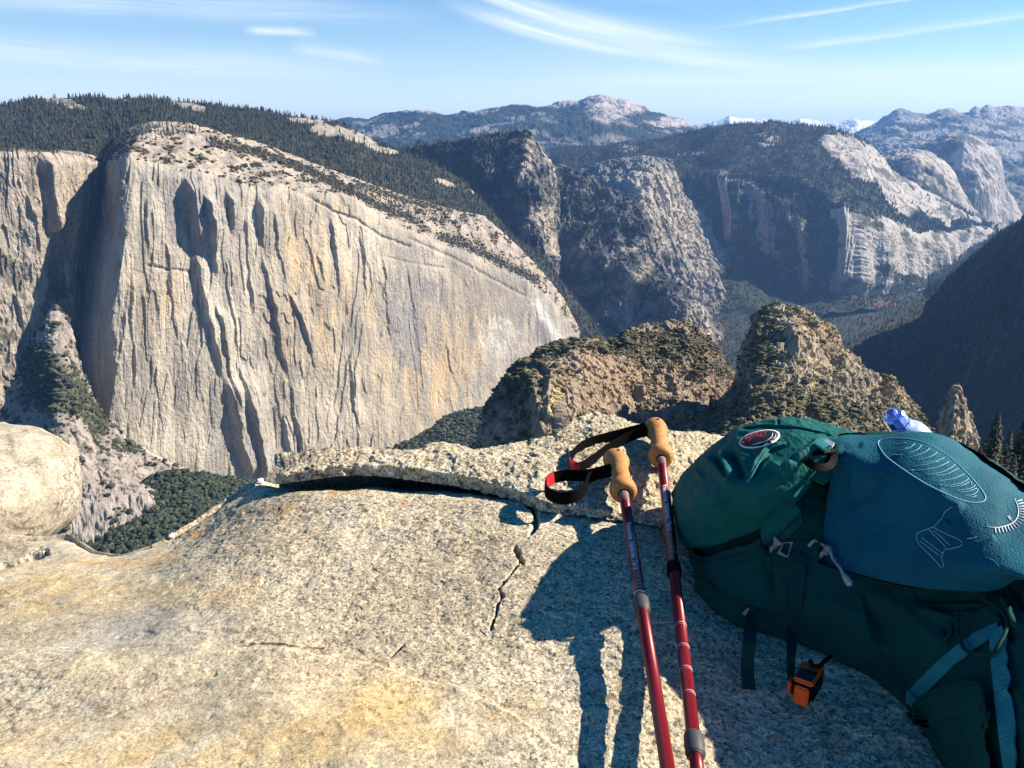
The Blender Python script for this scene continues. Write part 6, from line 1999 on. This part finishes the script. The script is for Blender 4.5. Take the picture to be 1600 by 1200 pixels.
def pole(tip, tail, y_text, text_len, collars, bands, y_guard, lower_r, label, loop, loop_red, y_bands2=()):
    A0 = Z(*tip); B0 = Z(*tail)
    A0, B0 = np.array(A0), np.array(B0)
    z, u, v = frame_on(A0, B0)
    L = np.linalg.norm(B0 - A0)
    ss = np.linspace(0, L, 4000)
    _, ys = project(A0[None] + ss[:, None] * z[None])
    at = lambda y: float(np.interp(y, ys, ss))
    root = empty('trekking_pole')
    tag(root, label, 'trekking pole', 'pair of red trekking poles')
    gl = at(y_guard)
    k = gl / .112
    prof = fine_prof([(.004, 0), (.015, .0008), (.0222, .006), (.0246, .015), (.0242, .023), (.0205, .032), (.0172, .041), (.0166, .051), (.0180, .061), (.0172, .071), (.0158, .079), (.0180, .086), (.0236, .093), (.0252, .100), (.0240, .106), (.0190, .1105), (.0110, .112)], 90)
    prof = [(max(.003, r_ * .93), s_ * k) for r_, s_ in prof]
    V, Fc = axis_lathe(A0, z, u, v, prof, 30, shift=lambda s_: .006 * math.exp(-(s_ / (.03 * k)) ** 2))
    gc = A0 + z * gl * .5
    V = V + (V - (A0 + ((V - A0) @ z)[:, None] * z)) * (.10 * fbm(V, .03, 2, .5, 601))[:, None]
    grip = mesh_obj('cork_grip', V, Fc, M_CORK, root)
    # stitch hole
    V, Fc = axis_lathe(A0 + z * .017 * k + u * .0215 - v * .003, u, v, z, [(.0021, 0), (.0021, .0018)], 10)
    mesh_obj('pin_hole', V, Fc, M_BLACK, grip)
    c1 = at(collars[0][0])
    end1 = at(collars[-1][1])
    prof = [(.0083, gl - .012), (.0083, c1)]
    V, Fc = axis_lathe(A0, z, u, v, prof, 20)
    shaft = mesh_obj('upper_shaft', V, Fc, M_RED, root)
    V, Fc = axis_lathe(A0, z, u, v, [(lower_r, c1), (lower_r, end1 if len(collars) > 1 else L)], 20)
    low = mesh_obj('lower_shaft', V, Fc, M_RED, root)
    if len(collars) > 1:
        V, Fc = axis_lathe(A0, z, u, v, [(.0072, end1 - .01), (.0072, L)], 20)
        mesh_obj('tip_shaft', V, Fc, M_RED, root)
    for y0, y1, rr, mt in collars:
        s0, s1 = at(y0), at(y1)
        e_ = (s1 - s0) * .12
        V, Fc = axis_lathe(A0, z, u, v, [(.0085, s0), (rr * .95, s0 + e_ * .3), (rr, s0 + e_), (rr, (s0 + s1) / 2 - e_), (rr * 1.04, (s0 + s1) / 2), (rr, (s0 + s1) / 2 + e_), (rr, s1 - e_), (rr * .94, s1 - e_ * .2), (.0078, s1)], 22)
        mesh_obj('locking_collar', V, Fc, mt, root)
    def wrap(name, V2, Fc, r_, mt, par):
        """V2: (along, around) in metres"""
        V = [A0 + z * a + (u * math.cos(c_ / r_) + v * math.sin(c_ / r_)) * r_ for a, c_ in V2]
        return mesh_obj(name, V, Fc, mt, par, smooth=False)
    # speckled scale pattern below the grip
    V2, Fc = [], []
    for i in range(9):
        for j in range(-5, 6):
            a = gl + .004 + i * .0032
            c_ = (j + .5 * (i % 2)) * .0030
            rr = .0011 * (1 - .06 * i)
            b_ = len(V2)
            V2 += [(a - rr, c_), (a, c_ + rr), (a + rr, c_), (a, c_ - rr)]
            Fc.append((b_, b_ + 1, b_ + 2, b_ + 3))
    wrap('scale_pattern', V2, Fc, .0085, M_WHITE, shaft)
    # lettering along the shaft
    V, Fc = text_mesh('Yosemite National Park', 1.0, bold=.015)
    s0, s1 = at(y_text), at(y_text + text_len)
    x0, x1 = V[:, 0].min(), V[:, 0].max()
    V2 = [(s0 + (x - x0) / (x1 - x0) * (s1 - s0), -(y - .30) * .0105) for x, y, _ in V]
    wrap('lettering', V2, Fc, .00865, M_LILAC, shaft)
    def ring(y, w_, r_, par, mt=M_WHITE):
        s_ = at(y)
        V, Fc = axis_lathe(A0, z, u, v, [(r_, s_), (r_ + .0002, s_ + .0002), (r_ + .0002, s_ + w_ - .0002), (r_, s_ + w_)], 20)
        mesh_obj('band', V, Fc, mt, par)
    for y, w_ in bands: ring(y, w_, .0083, shaft)
    for y, w_ in y_bands2: ring(y, w_, lower_r, low)
    # wrist strap
    pts = [np.array(Z(*q)) for q in loop]
    nn = []
    P3 = np.array(pts)
    tg = np.gradient(P3, axis=0)
    up = np.array([0.03, .12, .99])
    for t_ in tg:
        s_ = np.cross(t_, up); nn.append(s_ / np.linalg.norm(s_))
    st = strap('wrist_strap', P3, nn, .0215, .0022, M_STRAP, root, sub=8)
    rp = [np.array(Z(*q)) for q in loop_red]
    P3 = np.array(rp); tg = np.gradient(P3, axis=0)
    nn = [np.cross(t_, up) / np.linalg.norm(np.cross(t_, up)) for t_ in tg]
    strap('strap_tag', P3, nn, .0205, .0036, M_TAG, st, sub=5)
    return root


pole((965, 712, -.562), (1053, 1260, -.632), 822, 76, [(934, 957, .0108, M_COLLAR)], [(914, .0006), (919, .0006), (924, .0006), (929, .002)], 772, .0080, 'nearer red trekking pole with its cork grip low on the slab and looped black strap', 
     [(957, 735, -0.5660), (932, 741, -0.5760), (919, 748, -0.5790), (914, 763, -0.5810), (900, 775, -0.5830), (876, 778, -0.5850), (858, 772, -0.5850), (852, 760, -0.5830), (860, 749, -0.5810), (882, 743, -0.5790), (910, 743, -0.5770), (930, 740, -0.5740), (956, 733, -0.5640)],
     [(853, 758, -0.5825), (857, 752, -0.5810), (865, 747, -0.5800)])
pole((1027, 663, -.556), (1096, 1260, -.630), 763, 74, [(882, 899, .0104, M_BLACK), (1148, 1182, .0108, M_COLLAR)], [(862, .0006), (868, .0006)], 718, .0078, 'farther red trekking pole, its grip higher and its long strap ending in a red tag',
     [(1010, 668, -0.5530), (975, 677, -0.5650), (930, 689, -0.5760), (906, 700, -0.5810), (894, 714, -0.5840), (893, 726, -0.5860), (905, 731, -0.5860), (922, 722, -0.5830), (945, 705, -0.5790), (970, 689, -0.5710), (992, 679, -0.5630), (1012, 673, -0.5550)],
     [(890, 722, -0.5850), (895, 730, -0.5865), (906, 731, -0.5860)],
     y_bands2=((978, .0005), (981, .0004), (1012, .0005), (1015, .0004), (1047, .0005), (1050, .0004), (1085, .0005), (1088, .0004)))

# ---------------- orange beacon beside the pack
M_ORANGE = plain('orange_plastic', (.85, .10, .012), .45, 0, .2, 400)
def beacon():
    root = empty('satellite_beacon')
    tag(root, 'small orange and black satellite beacon on the rock under the backpack edge', 'beacon')
    def block(name, quad, z0, z1, mat, par, bev=.003):
        bm = bmesh.new()
        b_ = [bm.verts.new(Vector(Z(x, y, zt)) * 1.0) for (x, y), zt in zip(quad, [z1] * 4)]
        lo = [bm.verts.new((v_.co.x, v_.co.y, v_.co.z - (z1 - z0))) for v_ in b_]
        bm.faces.new(b_); bm.faces.new(list(reversed(lo)))
        for i in range(4):
            bm.faces.new((b_[i], lo[i], lo[(i + 1) % 4], b_[(i + 1) % 4]))
        bmesh.ops.recalc_face_normals(bm, faces=bm.faces[:])
        bmesh.ops.bevel(bm, geom=bm.edges[:], offset=bev, segments=3, affect='EDGES')
        me = bpy.data.meshes.new(name); bm.to_mesh(me); bm.free(); me.materials.append(mat)
        o = bpy.data.objects.new(name, me); COL.objects.link(o); o.parent = par
        return o
    block('casing', [(1237, 1060), (1272, 1073), (1290, 1041), (1254, 1029)], -.646, -.618, M_BLACK, root, .004)
    block('shell', [(1239, 1058), (1271, 1070), (1289, 1041), (1255, 1030)], -.6215, -.6155, M_ORANGE, root, .0022)
    block('screen', [(1242, 1056), (1268, 1065.5), (1278, 1050), (1251, 1043)], -.6165, -.6148, M_BLACKP, root, .0005)
    block('base_shell', [(1241, 1071), (1264, 1080), (1268, 1070), (1246, 1061)], -.6485, -.6235, M_ORANGE, root, .002)
    block('base_shell', [(1231, 1064), (1237, 1067), (1241, 1058), (1236, 1055)], -.646, -.628, M_ORANGE, root, .0014)
    L_ = [Z(1266, 1034, -.614), Z(1270, 1040, -.609), Z(1280, 1041, -.609), Z(1287, 1034, -.612), Z(1298, 1026, -.617)]
    tube('lanyard', L_, .0028, M_BLACK, root)
beacon()
# ---------------- chips of rock on the ledge
def chip(x, y, s, seed, label):
    V, Fc = clump_template(seed, 2, .6)
    l, nn = ray(ROCK, x, y)
    V = V * s
    o = mesh_obj('stone_chip', V, Fc, M_GRAN, smooth=False, col=np.repeat(np.array([[.62, .58, .52]]), len(V), 0), loc=l - np.array([0, 0, s * .12]))
    tag(o, label, 'stone')
chip(406, 753, .018, 5, 'small white stone chip at the left end of the dark gap')
chip(268, 838, .014, 6, 'small pale stone chip on the rim beside the notch')
# ------------------------------------------------------------------ air
def haze():
    s, zb, zt = 60000.0, -1620.0, 1150.0
    v = [(-s, -9000, zb), (s, -9000, zb), (s, 45000, zb), (-s, 45000, zb), (-s, -9000, zt), (s, -9000, zt), (s, 45000, zt), (-s, 45000, zt)]
    f = [(0, 3, 2, 1), (4, 5, 6, 7), (0, 1, 5, 4), (1, 2, 6, 5), (2, 3, 7, 6), (3, 0, 4, 7)]
    m = bpy.data.materials.new('air')
    m.use_nodes = True
    nt = m.node_tree
    nt.nodes.clear()
    out = nt.nodes.new('ShaderNodeOutputMaterial')
    pv = nt.nodes.new('ShaderNodeVolumePrincipled')
    pv.inputs['Color'].default_value = (0.24, 0.48, 1.0, 1)
    pv.inputs['Density'].default_value = HAZE
    pv.inputs['Anisotropy'].default_value = 0.2
    nt.links.new(pv.outputs[0], out.inputs['Volume'])
    o = mesh_obj('haze', v, f, m, smooth=False)
    tag(o, 'thin blue haze that fills the air between the ledge and the far mountains', 'haze', kind='stuff')


HAZE = 1.9e-5
haze()
